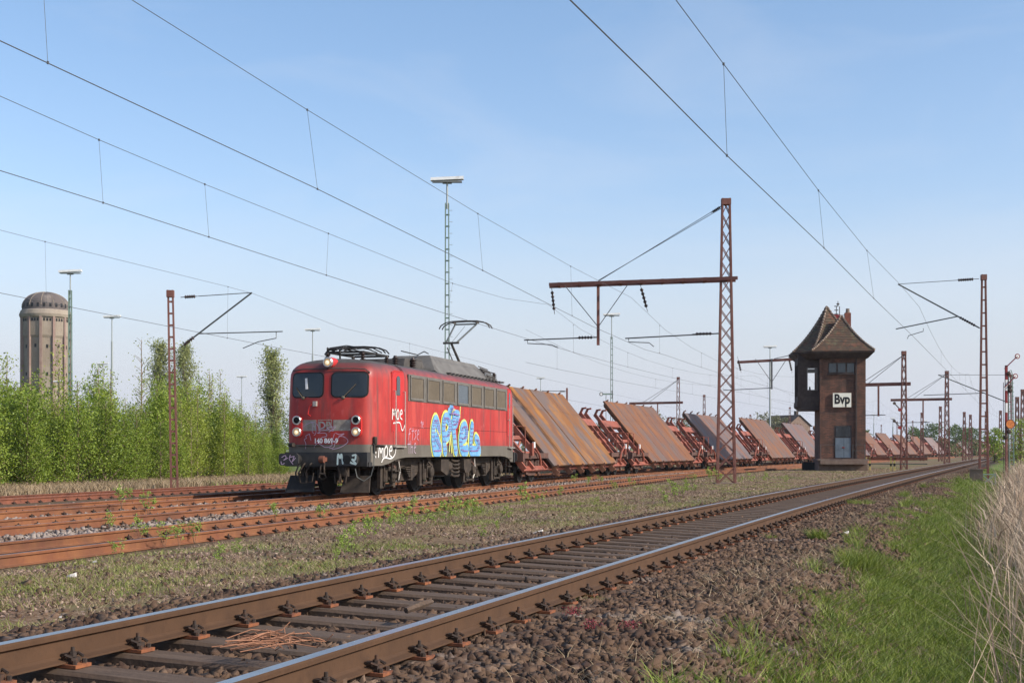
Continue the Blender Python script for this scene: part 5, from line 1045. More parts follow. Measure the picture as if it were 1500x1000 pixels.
# mast hidden behind the signal box whose arm shows at its left
t, X, H, top, u, p = lattice('catenary_mast', 'lattice mast hidden behind the signal box, its long arm showing on the left', 'catenary mast', 1232, 500, 116, w0=.6, w1=.35, zbase=-.2, pitch=.9)
b = MB(); zz = px2w(1170, 524, 116).z + .2; b.bar((0, 0, zz + .1), ((1080 - 750) / FPX * 118 - X, 2.0, zz - .25), .24, .22); b.build('cross_arm', 'mast', t)
b = MB(); pxp = (1131 - 750) / FPX * 117 - X; b.bar((pxp, 1.2, zz), (pxp, 1.2, zz - 2.6), .14, .14); b.tube((pxp - 1.4, 1.2, zz), (pxp, 1.2, zz - 2.0), .025, 4); b.tube((pxp + 1.3, 1.2, zz), (pxp, 1.2, zz - 2.0), .025, 4); b.tube((0, 0, H - .2), (pxp + .2, 1.2, zz), .03, 4); b.tube((pxp, 1.2, zz - 2.5), ((1060 - 750) / FPX * 118 - X, 2.2, zz - 2.65), .035, 5); b.build('stay_wires', 'wire', t)
for xx in (1083, 1158): c = Vector(((xx - 750) / FPX * 117 - X, 1.5, zz - .1)); insulator(t, c, c + Vector((.2, 0, -.9)), .10)
# dark post with bracket behind the loco roof
t = empty('bracket_post', ((830.5 - 750) / FPX * 120, 120, -.2), 0, 'thin dark post with a bracket arm above the first plate', 'catenary mast'); b = MB(); zt = px2w(830, 568, 120).z + .2; b.bar((0, 0, 0), (0, 0, zt), .14, .16); b.build('post', 'mast', t)
b = MB(); b.tube((0, 0, zt - .3), (-2.2, 0, zt - .25), .03, 5); b.build('bracket', 'galv', t); insulator(t, (-.2, 0, zt - .3), (-.6, 0, zt - .3), .08, 4)

# ------------------------------------------------------------------ floodlight masts
LAMPS = [(655, 262, 74, 'g', 'tall green floodlight mast rising behind the red locomotive', 1.78, 298), (103, 397, 106, 'g', 'floodlight mast beside the water tower', 1.75, 425), (164, 463, 150, 'p', 'floodlight mast right of the water tower', 1.9, 500), (150, 532, 235, 'p', 'small far floodlight mast left of the tall one, above the birches', 2.0, 560),
         (458, 482, 165, 'p', 'floodlight mast directly left of the locomotive roof', 1.9, 520), (354, 551, 250, 'p', 'far floodlight mast between the ladder mast and the poplar', 1.9, 580), (896, 460, 145, 'g', 'floodlight mast with a signal arm, left of the second plate', 1.8, 493), (1128, 507, 185, 'p', 'floodlight mast left of the signal box', 1.8, 530),
         (401, 597, 200, 'p', 'low lamp mast in front of the single poplar', 1.2, 620), (792, 553, 250, 'p', 'small far lamp mast above the rear of the locomotive', 1.6, 570), (85, 558, 200, 'p', 'low lamp in front of the water tower', 1.3, 600), (1280, 607, 330, 'p', 'far lamp right of the signal box', .7, 620), (1308, 612, 250, 'p', 'far lamp with wide head left of the mast with signal arms', .8, 625), (1356, 616, 300, 'p', 'tiny far lamp left of the second lattice mast', .8, 625), (351, 585, 330, 'p', 'tiny far lamp low in the gap between ladder mast and poplar', 1.6, 600)]
for (x, yt, Z, kind, lab, wd, yl) in LAMPS:
    c = px2w(x, yt, Z); t = empty('floodlight_mast', (c.x, c.y, -.2), 0, lab, 'floodlight mast', 'yard floodlight masts'); H = c.z + .2; zl = px2w(x, yl, Z).z + .2; b = MB()
    if kind == 'g':
        for y in (-.11, .11):
            b.bar((-.12, y, 0), (-.09, y, zl), .13, .05); b.bar((.13, y, 0), (.08, y, zl), .05, .05)
        n = int(zl / .62)
        for i in range(n): z = i * zl / n; b.bar((-.12, 0, z), (.13, 0, z), .20, .05)
        b.build('mast_column', 'mastg', t); b = MB(); b.tube((0, 0, zl - .3), (0, 0, H - .1), .05, 8); b.build('upper_pipe', 'lamppipe', t)
        if x == 655:
            b = MB()
            for k in range(14): b.tube((.12, -.1, zl - .4 - k * .62), (.30, -.1, zl - .4 - k * .62), .012, 4)
            b.build('climbing_pegs', 'lamppipe', t)
    else: b.tube((0, 0, 0), (0, 0, zl), .13, 8, .11); b.tube((0, 0, zl), (0, 0, H - .1), .06, 8); b.build('mast_column', 'lamppipe', t)
    h = wd / 2; b = MB(); b.prism([(-.20, 0), (.20, 0), (.17, .13), (-.15, .17)], lambda a, c_: (-h, a, H - .12 + c_), lambda a, c_: (h, a, H - .04 + c_)); hd_ = b.build('lamp_head', 'lamphead', t)
    b = MB(); b.box(-h * .9, h * .9, -.16, .16, H - .20, H - .13); b.bar((-.25, 0, H - .24), (.25, 0, H - .24), .06, .08); b.build('lamp_glass', 'lampunder', hd_)
# shunting signal arm on the mast left of plate two
t = empty('shunting_signal', ((894 - 750) / FPX * 143, 143, px2w(894, 577, 143).z), 0, 'small horizontal signal arm with a ring, mounted left of the green floodlight mast', 'signal')
b = MB(); b.bar((.3, 0, 0), (-.75, 0, .0), .05, .14); b.build('arm', 'mastg', t); b = MB(); b.lathe((-.95, 0, 0), (0, -1, 0), [(0, .2), (.04, .2)], 16); b.build('ring', 'rubber', t); b = MB(); b.lathe((-.95, -.05, 0), (0, -1, 0), [(0, .13), (.02, .13)], 16); b.build('disc', 'semwhite', t); b = MB(); b.tube((-.45, .0, -.05), (-.45, 0, -4.6), .03, 5); b.tube((.2, 0, -.5), (.2, 0, .4), .05); b.build('rod', 'galv', t)
# small semaphore arms beside the distant lattice mast
for yy, lb in ((594, 'upper small semaphore arm left of the distant lattice mast'), (620, 'lower small semaphore arm left of the distant lattice mast')):
    Z = 100; t = empty('shunting_signal', ((1319 - 750) / FPX * Z, Z, px2w(1319, yy + 6, Z).z), 0, lb, 'signal'); b = MB(); b.bar((0, 0, 0), (-.42, 0, .45), .04, .07); b.build('arm', 'clip', t)
    b = MB(); b.lathe((-.45, 0, .48), (0, -1, 0), [(0, .11), (.04, .11)], 12); b.build('ring', 'clip', t); b = MB(); b.lathe((-.08, -.06, .0), (0, -1, 0), [(0, .13), (.04, .13)], 12); b.build('lens', 'semred', t); b = MB(); b.tube((.05, 0, -3.2 if yy > 600 else -1.4), (.05, 0, .3), .035, 5); b.build('rod', 'mast', t)
t = empty('number_board', ((1329 - 750) / FPX * 100, 99.6, px2w(1329, 641, 99.6).z), 0, 'dark board with two white rings low on the distant lattice mast', 'sign'); b = MB(); b.box(-.14, .14, -.02, .02, -.3, .3); b.build('board', 'clip', t)
for z in (-.14, .14): b = MB(); b.path([(.075 * math.cos(a), -.03, z + .085 * math.sin(a)) for a in [k * .524 for k in range(13)]], .02, 4); b.build('ring', 'semwhite', t)

# ------------------------------------------------------------------ overhead wires
def wire_set(label, con, mes, drops, group='overhead wires of the tracks'):
    t = empty('overhead_line', (0, 0, 0), 0, label, 'overhead wire', group)
    b = MB(); b.path(con, .0085, 5); b.build('contact_wire', 'wire', t); b = MB(); b.path(mes, .0065, 5); b.build('messenger_wire', 'wire', t)
    for a, c in drops: b = MB(); b.path([a, c], .004, 4); b.lathe(Vector(a) - Vector((0, 0, .02)), (0, 0, 1), [(0, .02), (.04, .02)], 5); b.lathe(Vector(c) - Vector((0, 0, .02)), (0, 0, 1), [(0, .018), (.04, .018)], 5); b.build('dropper', 'wire', t)
    return t
def span(P, lat, s0, spans, zc, zsup, sag, per=5):
    con = []; mes = []; dr = []; s = s0
    for L_ in spans:
        st_ = .25
        for k in range(9):
            f = k / 8; x, y, h = ev(P, s + L_ * f); lt = lat; px_, py_ = x + lt * math.cos(h), y - lt * math.sin(h)
            if k == 0 and con: continue
            con.append((px_, py_, zc)); mes.append((px_, py_, zc + zsup - 4 * sag * f * (1 - f)))
        for k in range(per):
            f = (k + .5) / per; x, y, h = ev(P, s + L_ * f); px_, py_ = x + lat * math.cos(h), y - lat * math.sin(h); dr.append(((px_, py_, zc + zsup - 4 * sag * f * (1 - f)), (px_, py_, zc)))
        s += L_
    return con, mes, dr
D3, D2, D5 = 15.45, 11.5, 25.2
mk = lambda pts, d: [on_d(x, y, d) for x, y in pts]
con = mk([(-700, 20), (0, 250), (151, 297), (478, 403), (655, 460), (785, 500)], D3); mes = mk([(-700, -150), (-350, -15), (0, 141), (145, 205), (300, 270), (481, 342), (663, 415), (740, 437), (803, 446)], D3)
c2, m2, d2 = span(T3, 0, 60, [62, 62, 62, 62], con[-1].z, 1.75, 1.1)
dr = [(on_d(145, 205, D3), on_d(151, 297, D3)), (on_d(481, 342, D3), on_d(478, 403, D3)), (on_d(663, 415, D3), on_d(655, 460, D3)), (on_d(300, 270, D3), on_d(306, 347, D3)), (on_d(-200, 55, D3), on_d(-200, 185, D3))]
wire_set('overhead wires above the locomotive, touched by its raised pantograph', con + c2[1:], mes + m2[1:], dr + d2)
con = mk([(-700, -260), (0, 60), (465, 277), (707, 396), (868, 478), (945, 512)], D2); mes = mk([(-700, -480), (-300, -260), (193, 0), (450, 161), (700, 313), (836, 390), (925, 436)], D2)
c2, m2, d2 = span(T2, .2, 61, [62, 62, 62], con[-1].z, 1.75, 1.1)
wire_set('overhead wires of the rusty track in front of the locomotive, highest on the left', con + c2[1:], mes + m2[1:], [(on_d(450, 161, D2), on_d(465, 277, D2)), (on_d(700, 313, D2), on_d(707, 396, D2)), (on_d(836, 390, D2), on_d(838, 462, D2)), (on_d(60, -75, D2), on_d(70, 92, D2))] + d2)
con = mk([(-600, 318), (0, 429), (140, 457), (390, 506), (560, 538), (800, 580), (1000, 615)], D5); mes = mk([(-600, 210), (-200, 300), (0, 337), (66, 354), (334, 420), (371, 430), (500, 480), (600, 503), (800, 555), (1000, 600)], D5)
wire_set('low overhead wires of the farthest track, passing the ladder mast in the birches', con, mes, [(on_d(66, 354, D5), on_d(68, 443, D5)), (on_d(334, 420, D5), on_d(333, 495, D5)), (on_d(600, 503, D5), on_d(600, 545, D5))])
P1 = lambda x, y, l=0: on_path(T1, x, y, l)
con = [(-5.5, -10, 6.2), (-3.2, 3, 6.2)] + [P1(x, y) for x, y in ((835, 0), (950, 112), (1065, 228), (1207, 363), (1280, 437), (1332, 487))]; mes = [(-5.5, -10, 7.6), (-3.2, 3, 7.5)] + [P1(x, y) for x, y in ((932, -80), (990, 0), (1060, 94), (1199, 279), (1270, 367), (1318, 416))]
c2, m2, d2 = span(T1, 0, 64, [62, 62, 62], con[-1].z, 1.75, 1.1)
c2 = [c for c in c2 if c[1] > con[-1].y + 3]; m2 = [c for c in m2 if c[1] > mes[-1].y + 3]
wire_set('overhead wires of the nearest track, steep at the upper right', con + c2, mes + m2, [(P1(1060, 94), P1(1065, 228)), (P1(1199, 279), P1(1207, 363)), (P1(1270, 367), P1(1280, 437))] + d2[1:])
c2, m2, d2 = span(T4, 0, 70, [62, 62, 62], 6.0, 1.75, 1.1)
wire_set('distant overhead wires behind the train', c2, m2, d2)
# ------------------------------------------------------------------ signal box
BZ = 97.0; PHI = R(7.5)
sb = empty('signal_box', ((1201 - 750) / FPX * BZ, BZ, -.17), -PHI, 'dark brick signal box with a steep tiled roof and projecting bay', 'signal box')
sb.scale = (.96, .96, .96); G0 = .2                                            # local z = world z + .2
WF, DP = 3.3, 4.4
b = MB(); b.box(0, WF, 0, DP, .9, 9.0); 
for x0, x1 in ((0, .18), (2.62, WF)): b.box(x0, x1, -.07, 0, .9, 8.75)
b.box(.18, 2.62, -.07, 0, 8.2, 8.75)
wall = b.build('wall', 'brick', sb)
b = MB(); b.box(-.12, WF + .12, -.22, DP + .1, -.3, .80); b.box(-.2, WF + .2, -.34, DP + .1, .80, .94); b.build('plinth', 'relay', sb)
b = MB(); b.box(2.56, 2.66, -.16, -.08, .95, 8.6); b.build('downpipe', 'slate', sb)
def sbwin(x0, x1, z0, z1, mull):
    b = MB(); b.box(x0, x1, -.035, -.002, z0, z1); f = b.build('window', 'slate', sb)
    b = MB(); n = len(mull)
    for a, c in mull: b.box(a, c, -.05, -.036, z0 + .08, z1 - .08)
    b.build('pane', 'glass_blue', f)
    b = MB(); b.box(x0 - .06, x1 + .06, -.12, -.002, z0 - .10, z0); b.build('sill', 'slate', f)
sbwin(.60, 2.52, 7.25, 8.05, ((.66, 1.18), (1.30, 1.84), (1.96, 2.46)))
# door with dark transom, lobby step and railing
b = MB(); b.box(1.04, 2.30, -.012, -.002, 1.0, 3.42); df = b.build('door_frame', 'slate', sb)
b = MB(); b.box(1.14, 2.20, -.03, -.013, 2.55, 3.34); b.build('transom_pane', 'glass', df)
b = MB(); b.box(1.12, 2.22, -.05, -.013, 1.02, 2.48); d = b.build('door', 'door_blue', sb)
b = MB(); b.box(1.60, 1.78, -.056, -.05, 1.72, 1.82); b.build('door_notice', 'semred', d)
b = MB(); b.box(1.72, 1.74, -.052, -.049, 1.04, 2.46); b.lathe((1.66, -.05, 1.75), (0, -1, 0), [(0, .03), (.06, .03)], 8); b.build('handle', 'dark', d)
b = MB()
for x in (0.0, 2.30, 3.15): b.bar((x, -.75, .5), (x, -.75, 2.0), .035, .035)
for z in (1.55, 1.98): b.bar((2.3, -.75, z), (3.15, -.75, z), .03, .03)
b.bar((0, -.75, 1.98), (.95, -.75, 1.98), .03, .03); b.bar((3.15, -.75, 1.98), (3.15, 0, 1.98), .03, .03); b.build('railing', 'galv', sb)
b = MB(); b.box(-.05, 3.3, -.95, -.23, .55, .86); b.build('landing', 'relay', sb)
# name sign
b = MB(); b.box(.90, 2.28, -.13, -.075, 4.72, 5.82); sg = b.build('name_sign', 'rustline', sb)
b = MB(); b.box(.93, 2.25, -.140, -.1305, 4.75, 5.79); b.build('sign_face', 'signw', sg)
text('Bvp', .98, 'sign_letters', 'sigblack', sg, lambda u, v: (1.59 + u, -.145, 5.02 + v), .78, .035)
# bay: thin walls with see-through windows front and back
bx0, bx1, by0, by1, bz0, bz1 = -1.55, 0, .55, 3.9, 4.75, 9.0
def wall_with_hole(b, x0, x1, y0, y1, z0, z1, hx0, hx1, hz0, hz1):
    b.box(x0, hx0, y0, y1, z0, z1); b.box(hx1, x1, y0, y1, z0, z1); b.box(hx0, hx1, y0, y1, z0, hz0); b.box(hx0, hx1, y0, y1, hz1, z1)
b = MB(); wall_with_hole(b, bx0, bx1, by0, by0 + .1, bz0, bz1, -.88, -.14, 6.02, 7.70); wall_with_hole(b, bx0, bx1, by1 - .1, by1, bz0, bz1, -1.45, -.02, 5.6, 7.95)
b.box(bx0, bx0 + .1, by0 + .1, by1 - .1, bz0, 5.6); b.box(bx0, bx0 + .1, by0 + .1, by1 - .1, 7.95, bz1)
for y in (by0 + .1, 1.6, 2.7, by1 - .2): b.box(bx0, bx0 + .1, y, y + .1, 5.6, 7.95)
b.prism([(bx0 - .06, 5.20), (bx0 - .06, 4.85), (bx0 + .25, 4.55), (0, 4.55), (0, 4.75), (bx0, 4.75), (bx0, 5.2)], lambda a, c: (a, by0 - .06, c), lambda a, c: (a, by1, c)); bay = b.build('bay', 'slate', sb)
b = MB(); b.box(-.88, -.14, by0 - .02, by0 + .0, 6.02, 6.07); b.box(-.88, -.14, by0 - .02, by0, 7.65, 7.70); b.box(-.90, -.84, by0 - .02, by0, 6.0, 7.72); b.box(-.18, -.12, by0 - .02, by0, 6.0, 7.72); b.box(-.86, -.16, by0 - .015, by0 + .02, 7.32, 7.62); f = b.build('window', 'winframe', bay)
b = MB(); b.tube((-.6, 1.6, 5.9), (-.6, 1.6, 6.35), .10, 8, .05); b.build('lever_frame', 'galv', bay)
# roof: two bell-cast hips
def hip(E, zt, ax, ay, name):
    """courses of tiles stepping up a bell-cast roof over the eaves polygon E"""
    n = 20; m = len(E); b = MB(); prof = lambda f: f * .62 + .38 * f ** 2.2
    z0 = 8.86
    def ringp(f, e=0):
        g = 1 - f; zz = z0 + (zt - z0) * prof(f); return [(ax + (x - ax) * (g + e), ay + (y - ay) * (g + e), zz) for x, y in E]
    for i in range(n):
        a = ringp(i / n, .015); c = ringp((i + 1) / n, .0); a = [(x, y, z + .03) for x, y, z in a]; lo = [(x, y, z - .05) for x, y, z in a]
        b.add(lo + a + c, [(k, (k + 1) % m, m + (k + 1) % m, m + k) for k in range(m)] + [(m + k, m + (k + 1) % m, 2 * m + (k + 1) % m, 2 * m + k) for k in range(m)])
    r = b.build(name, 'tile', sb)
    b = MB()
    for c in range(m):
        for i in range(n):
            p, q = Vector(ringp(i / n)[c]), Vector(ringp((i + 1) / n)[c]); b.tube(p + Vector((0, 0, .10)), q + Vector((0, 0, .05)), .085, 6, .065)
    b.build('hip_tiles', 'ridge', r)
    b = MB(); b.prism(E, lambda x, y: (x, y, z0 - .12), lambda x, y: (x, y, z0 - (.0 if name == 'front_roof' else .004))); cx = sum(x for x, y in E) / m; cy = sum(y for x, y in E) / m; b.prism(E, lambda x, y: (cx + (x - cx) * .82, cy + (y - cy) * .82, z0 - .52), lambda x, y: (cx + (x - cx) * .985, cy + (y - cy) * .985, z0 - .122)); b.build('eaves_soffit', 'slate', r)
    return r
hip([(-.66, -.72), (3.86, -.72), (3.86, 4.2), (-.66, 4.2)], 11.6, 1.68, 1.3, 'front_roof')
hip([(-.56, -.66), (3.8, .6), (3.8, 5.1), (-1.88, 5.1), (-1.88, 1.0)], 12.4, .72, 2.4, 'rear_roof')
b = MB(); b.box(2.12, 2.58, 2.9, 3.35, 9.0, 12.0); ch = b.build('chimney', 'chimney', sb); b = MB(); b.lathe((2.35, 3.1, 12.0), (0, 0, 1), [(0, .17), (.25, .13), (.32, .15)], 10); b.build('chimney_pot', 'ridge', ch)
b = MB()
for dx, dy in ((-.12, -.12), (.12, -.12), (-.12, .12), (.12, .12)): b.bar((1.62 + dx, 3 + dy, 11.3), (1.62 + dx, 3 + dy, 12.5), .03, .03)
for z in (11.9, 12.2, 12.5): b.box(1.35, 1.65, 2.85, 3.15, z, z + .03)
b.tube((1.62, 3, 12.5), (1.62, 3, 12.9), .025); b.lathe((1.62, 3, 12.62), (0, 0, 1), [(0, .09), (.08, .12), (.12, .04)], 8); b.box(1.7, 2.12, 2.9, 2.95, 11.8, 11.84); b.box(1.7, 2.12, 2.9, 2.95, 11.55, 11.59); b.build('roof_antenna', 'clip', sb)
b = MB(); b.box(1.3, 1.72, 2.7, 2.9, 11.55, 11.85); b.build('roof_siren', 'semred', sb)
# dark sheet leaning by its left foot
t = empty('dark_sheet', ((1186 - 750) / FPX * 100, 100, -.3), -.2, 'black sheet leaning at the left foot of the signal box', 'sheet'); b = MB(); b.box(-.55, .45, 0, .04, 0, .75); b.box(-.55, -.5, -.05, 0, 0, .78); b.box(.4, .45, -.05, 0, 0, .78); b.build('panel', 'rubber', t)
# low barrier of a rusty beam on yellow posts
br = empty('low_barrier', ((1269 - 750) / FPX * 98, 98, -.25), -.3, 'low rusty beam on faded yellow posts right of the signal box', 'barrier')
b = MB(); b.bar((.1, 0, .98), (4.2, 0, .98), .12, .20); b.build('beam', 'rust_dark', br); b = MB(); b.bar((.1, 0, .62), (4.2, 0, .62), .06, .06); b.build('lower_rail', 'galv', br)
for x in (0, .25, 1.7, 1.95):
    b = MB(); b.bar((x, 0, 0), (x, 0, 1.1), .12, .12); po = b.build('post', 'yellowp', br); b = MB(); b.box(x - .063, x + .063, -.063, .063, .45, .65); b.build('black_band', 'rubber', po)

# ------------------------------------------------------------------ main semaphore signal at the right
SZ = 78; sx = (1474 - 750) / FPX * SZ; se = empty('semaphore_signal', (sx, SZ, -.2), 0, 'red and white semaphore signal post with two raised arms and an orange disc', 'railway signal'); zz = lambda y: px2w(1474, y, SZ).z + .2
b = MB(); b.bar((0, 0, 0), (0, 0, zz(535)), .13, .13); po = b.build('post', 'mast', se)
for i, (ya, yb, mm) in enumerate(((538, 556, 'semred'), (556, 572, 'semwhite'), (572, 590, 'semred'), (590, 604, 'semwhite'), (604, 618, 'semred'))): b = MB(); b.bar((-.01, -.075, zz(yb) + .005), (-.01, -.075, zz(ya) - .005), .12, .02, (0, 1, 0)); b.build('band', mm, po)
for ya, xr, yr in ((540, 1489, 522), (567, 1486, 551)):
    e = Vector(((xr - 1474) / FPX * SZ, -.12, zz(yr))); s_ = Vector((-.14, -.12, zz(ya) + .0)); b = MB(); b.bar(s_, e, .03, .17, (0, 1, 0)); ar = b.build('arm', 'semred', se); b = MB(); b.bar(s_.lerp(e, .12) - Vector((0, .02, 0)), s_.lerp(e, .85) - Vector((0, .02, 0)), .01, .09, (0, 1, 0)); b.build('arm_stripe', 'semwhite', ar)
    b = MB(); b.lathe(e, (0, -1, 0), [(0, .15), (.03, .15)], 20); b.build('arm_ring', 'semred', ar); b = MB(); b.lathe(e + Vector((0, -.031, 0)), (0, -1, 0), [(0, .10), (.01, .10)], 16); b.build('arm_disc', 'semwhite', ar)
b = MB(); b.lathe((.17, -.15, zz(621)), (0, -1, 0), [(0, .25), (.03, .25)], 24); dk = b.build('disc', 'orange', se); b = MB(); b.path([(.17 + .25 * math.cos(k * .524 / 2), -.17, zz(621) + .25 * math.sin(k * .524 / 2)) for k in range(25)], .02, 4); b.build('disc_rim', 'rubber', dk)
b = MB()
for x_, y_ in ((.1, 547), (.18, 566), (.12, 632), (-.05, 640), (.2, 572)): b.lathe((x_, .0, zz(y_)), (0, -1, 0), [(0, .12), (.12, .12), (.14, .08)], 12)
b.tube((.12, 0, 0), (.12, 0, zz(545)), .02, 5); b.tube((-.16, 0, 0), (-.16, 0, zz(560)), .018, 5); b.build('lamps_and_rods', 'clip', se, 35)
b = MB(); w2 = .3
for dx in (0, .28): b.bar((.36 + dx, .5, 0), (.30 + dx * .8, .5, zz(548)), .05, .05)
for i in range(24): z = i * zz(548) / 24; b.bar((.36, .5, z), (.62, .5, z), .03, .03)
b.path([(.30, .5, zz(548)), (.34, .5, zz(543)), (.45, .5, zz(541)), (.54, .5, zz(548))], .025, 5); b.build('ladder_mast', 'mastg', se)
t, X, H, top, u, p = lattice('catenary_mast', 'ladder mast with bracket arms directly behind the red-white signal', 'catenary mast', 1478, 548, 125, w0=.5, w1=.3, style='ladder', pitch=.8, hd=.36, m='mast')
g = lambda y: px2w(1478, y, 125).z + .2
o = -pr2; b = MB(); b.tube((0, 0, g(590)), o * 6.2 + Vector((0, 0, g(547))), .05, 6); b.tube((0, 0, g(549)), o * 6.2 + Vector((0, 0, g(547))), .02, 5); b.tube(o * 2.2 + Vector((0, 0, g(575))), o * 7.5 + Vector((0, 0, g(577))), .035, 5); b.build('cantilever', 'galv', t)

# ------------------------------------------------------------------ water tower
WZ = 350.0; wt = empty('water_tower', ((67 - 750) / FPX * WZ, WZ, -.2), 0, 'round brown concrete water tower with a dark dome, at the far left above the birches', 'water tower')
zt = lambda y: px2w(67, y, WZ).z + .2; RB = 5.75; NS = 12
def poly(r, z, n=NS, a0=.13): return [(r * math.cos(a0 + 2 * math.pi * k / n), r * math.sin(a0 + 2 * math.pi * k / n), z) for k in range(n)]
b = MB(); zs = [(0, RB), (zt(497), RB), (zt(493), RB + .30), (zt(466), RB + .30)]; 
for i in range(3): b.add(poly(zs[i][1], zs[i][0]) + poly(zs[i + 1][1], zs[i + 1][0]), [(k, (k + 1) % NS, NS + (k + 1) % NS, NS + k) for k in range(NS)])
b.build('shaft', 'concrete', wt)
b = MB(); b.lathe((0, 0, 0), (0, 0, 1), [(zt(467), RB + .2), (zt(466), RB + .55), (zt(462), RB + .75), (zt(456), RB + .35), (zt(454), RB - .2)], 40, False); b.build('cornice', 'concrete', wt, 30)
for k in range(NS):
    a = .13 + 2 * math.pi * k / NS; b = MB(); c, s_ = math.cos(a), math.sin(a); b.bar(((RB + .25) * c, (RB + .25) * s_, 0), ((RB + .25) * c, (RB + .25) * s_, zt(466)), .62, .55, (c, s_, 0)); b.build('pilaster', 'rustpil', wt)
    am = a + math.pi / NS; c, s_ = math.cos(am), math.sin(am); ap = RB * math.cos(math.pi / NS); tv = Vector((-s_, c, 0)); q = Vector((c, s_, 0))
    for j in (-.75, 0, .75): b = MB(); ce = q * (ap + .32) + tv * j; b.bar(ce + Vector((0, 0, zt(472.5))), ce + Vector((0, 0, zt(468.5))), .42, .1, q); b.build('window', 'dark', wt)
    if s_ < .2:
        for yy in ((509, 549, 577) if k % 2 else (508, 548)): b = MB(); ce = q * (ap + .02); b.bar(ce + Vector((0, 0, zt(yy + 2.5))), ce + Vector((0, 0, zt(yy - 2.5))), .5, .1, q); b.build('window', 'dark', wt)
# dome with a ring of openings
rd = RB + .05; z0 = zt(455); ht = zt(428) - z0; b = MB(); prf = [(0, rd), (1.0, rd - .02), (1.02, rd - .0)] + [(1.0 + (ht - 1.0) * math.sin(f), rd * math.cos(f)) for f in [k * math.pi / 2 / 12 for k in range(1, 12)]] + [(ht, .05)]
b.lathe((0, 0, z0), (0, 0, 1), prf, 48, False); dm = b.build('dome', 'dome', wt, 40)
for k in range(24):
    a = 2 * math.pi * k / 24; c, s_ = math.cos(a), math.sin(a); b = MB(); b.bar(((rd - .18) * c, (rd - .18) * s_, z0 + .55), ((rd - .25) * c, (rd - .25) * s_, z0 + 1.5), .55, .5, (c, s_, 0)); b.build('window', 'dark', dm)
b = MB()
for k in range(12):
    a = .13 + 2 * math.pi * k / 12; b.path([((rd * math.cos(f) + .02) * math.cos(a), (rd * math.cos(f) + .02) * math.sin(a), z0 + 1.0 + (ht - 1) * math.sin(f)) for f in [j * 1.5 / 8 for j in range(9)]], .10, 4)
b.build('dome_rib', 'concrete', dm)

# ------------------------------------------------------------------ far houses
hs = empty('gabled_house', ((1172 - 750) / FPX * 260, 260, -.2), .5, 'dark gabled house with a chimney, far behind the plates left of the signal box', 'house'); k_ = 260 / FPX; zr = px2w(1176, 608, 260).z + .2; ze = px2w(1176, 622, 260).z + .2
b = MB(); b.box(-3, 2.5, 0, 8, 0, ze); b.add([(-3, 0, ze), (2.5, 0, ze), (-.25, 0, zr), (-3, 8, ze), (2.5, 8, ze), (-.25, 8, zr)], [(0, 1, 2), (3, 5, 4)]); b.build('wall', 'relay', hs)
b = MB(); b.add([(-3.4, -.3, ze - .3), (-.25, -.3, zr + .1), (-.25, 8.3, zr + .1), (-3.4, 8.3, ze - .3)], [(0, 1, 2, 3)]); b.add([(2.9, -.3, ze - .3), (-.25, -.3, zr + .1), (-.25, 8.3, zr + .1), (2.9, 8.3, ze - .3)], [(3, 2, 1, 0)]); rf = b.build('roof', 'slate', hs)
b = MB(); b.box(.7, 1.3, 2, 2.6, zr - 1.2, zr + .9); b.build('chimney', 'slate', rf)

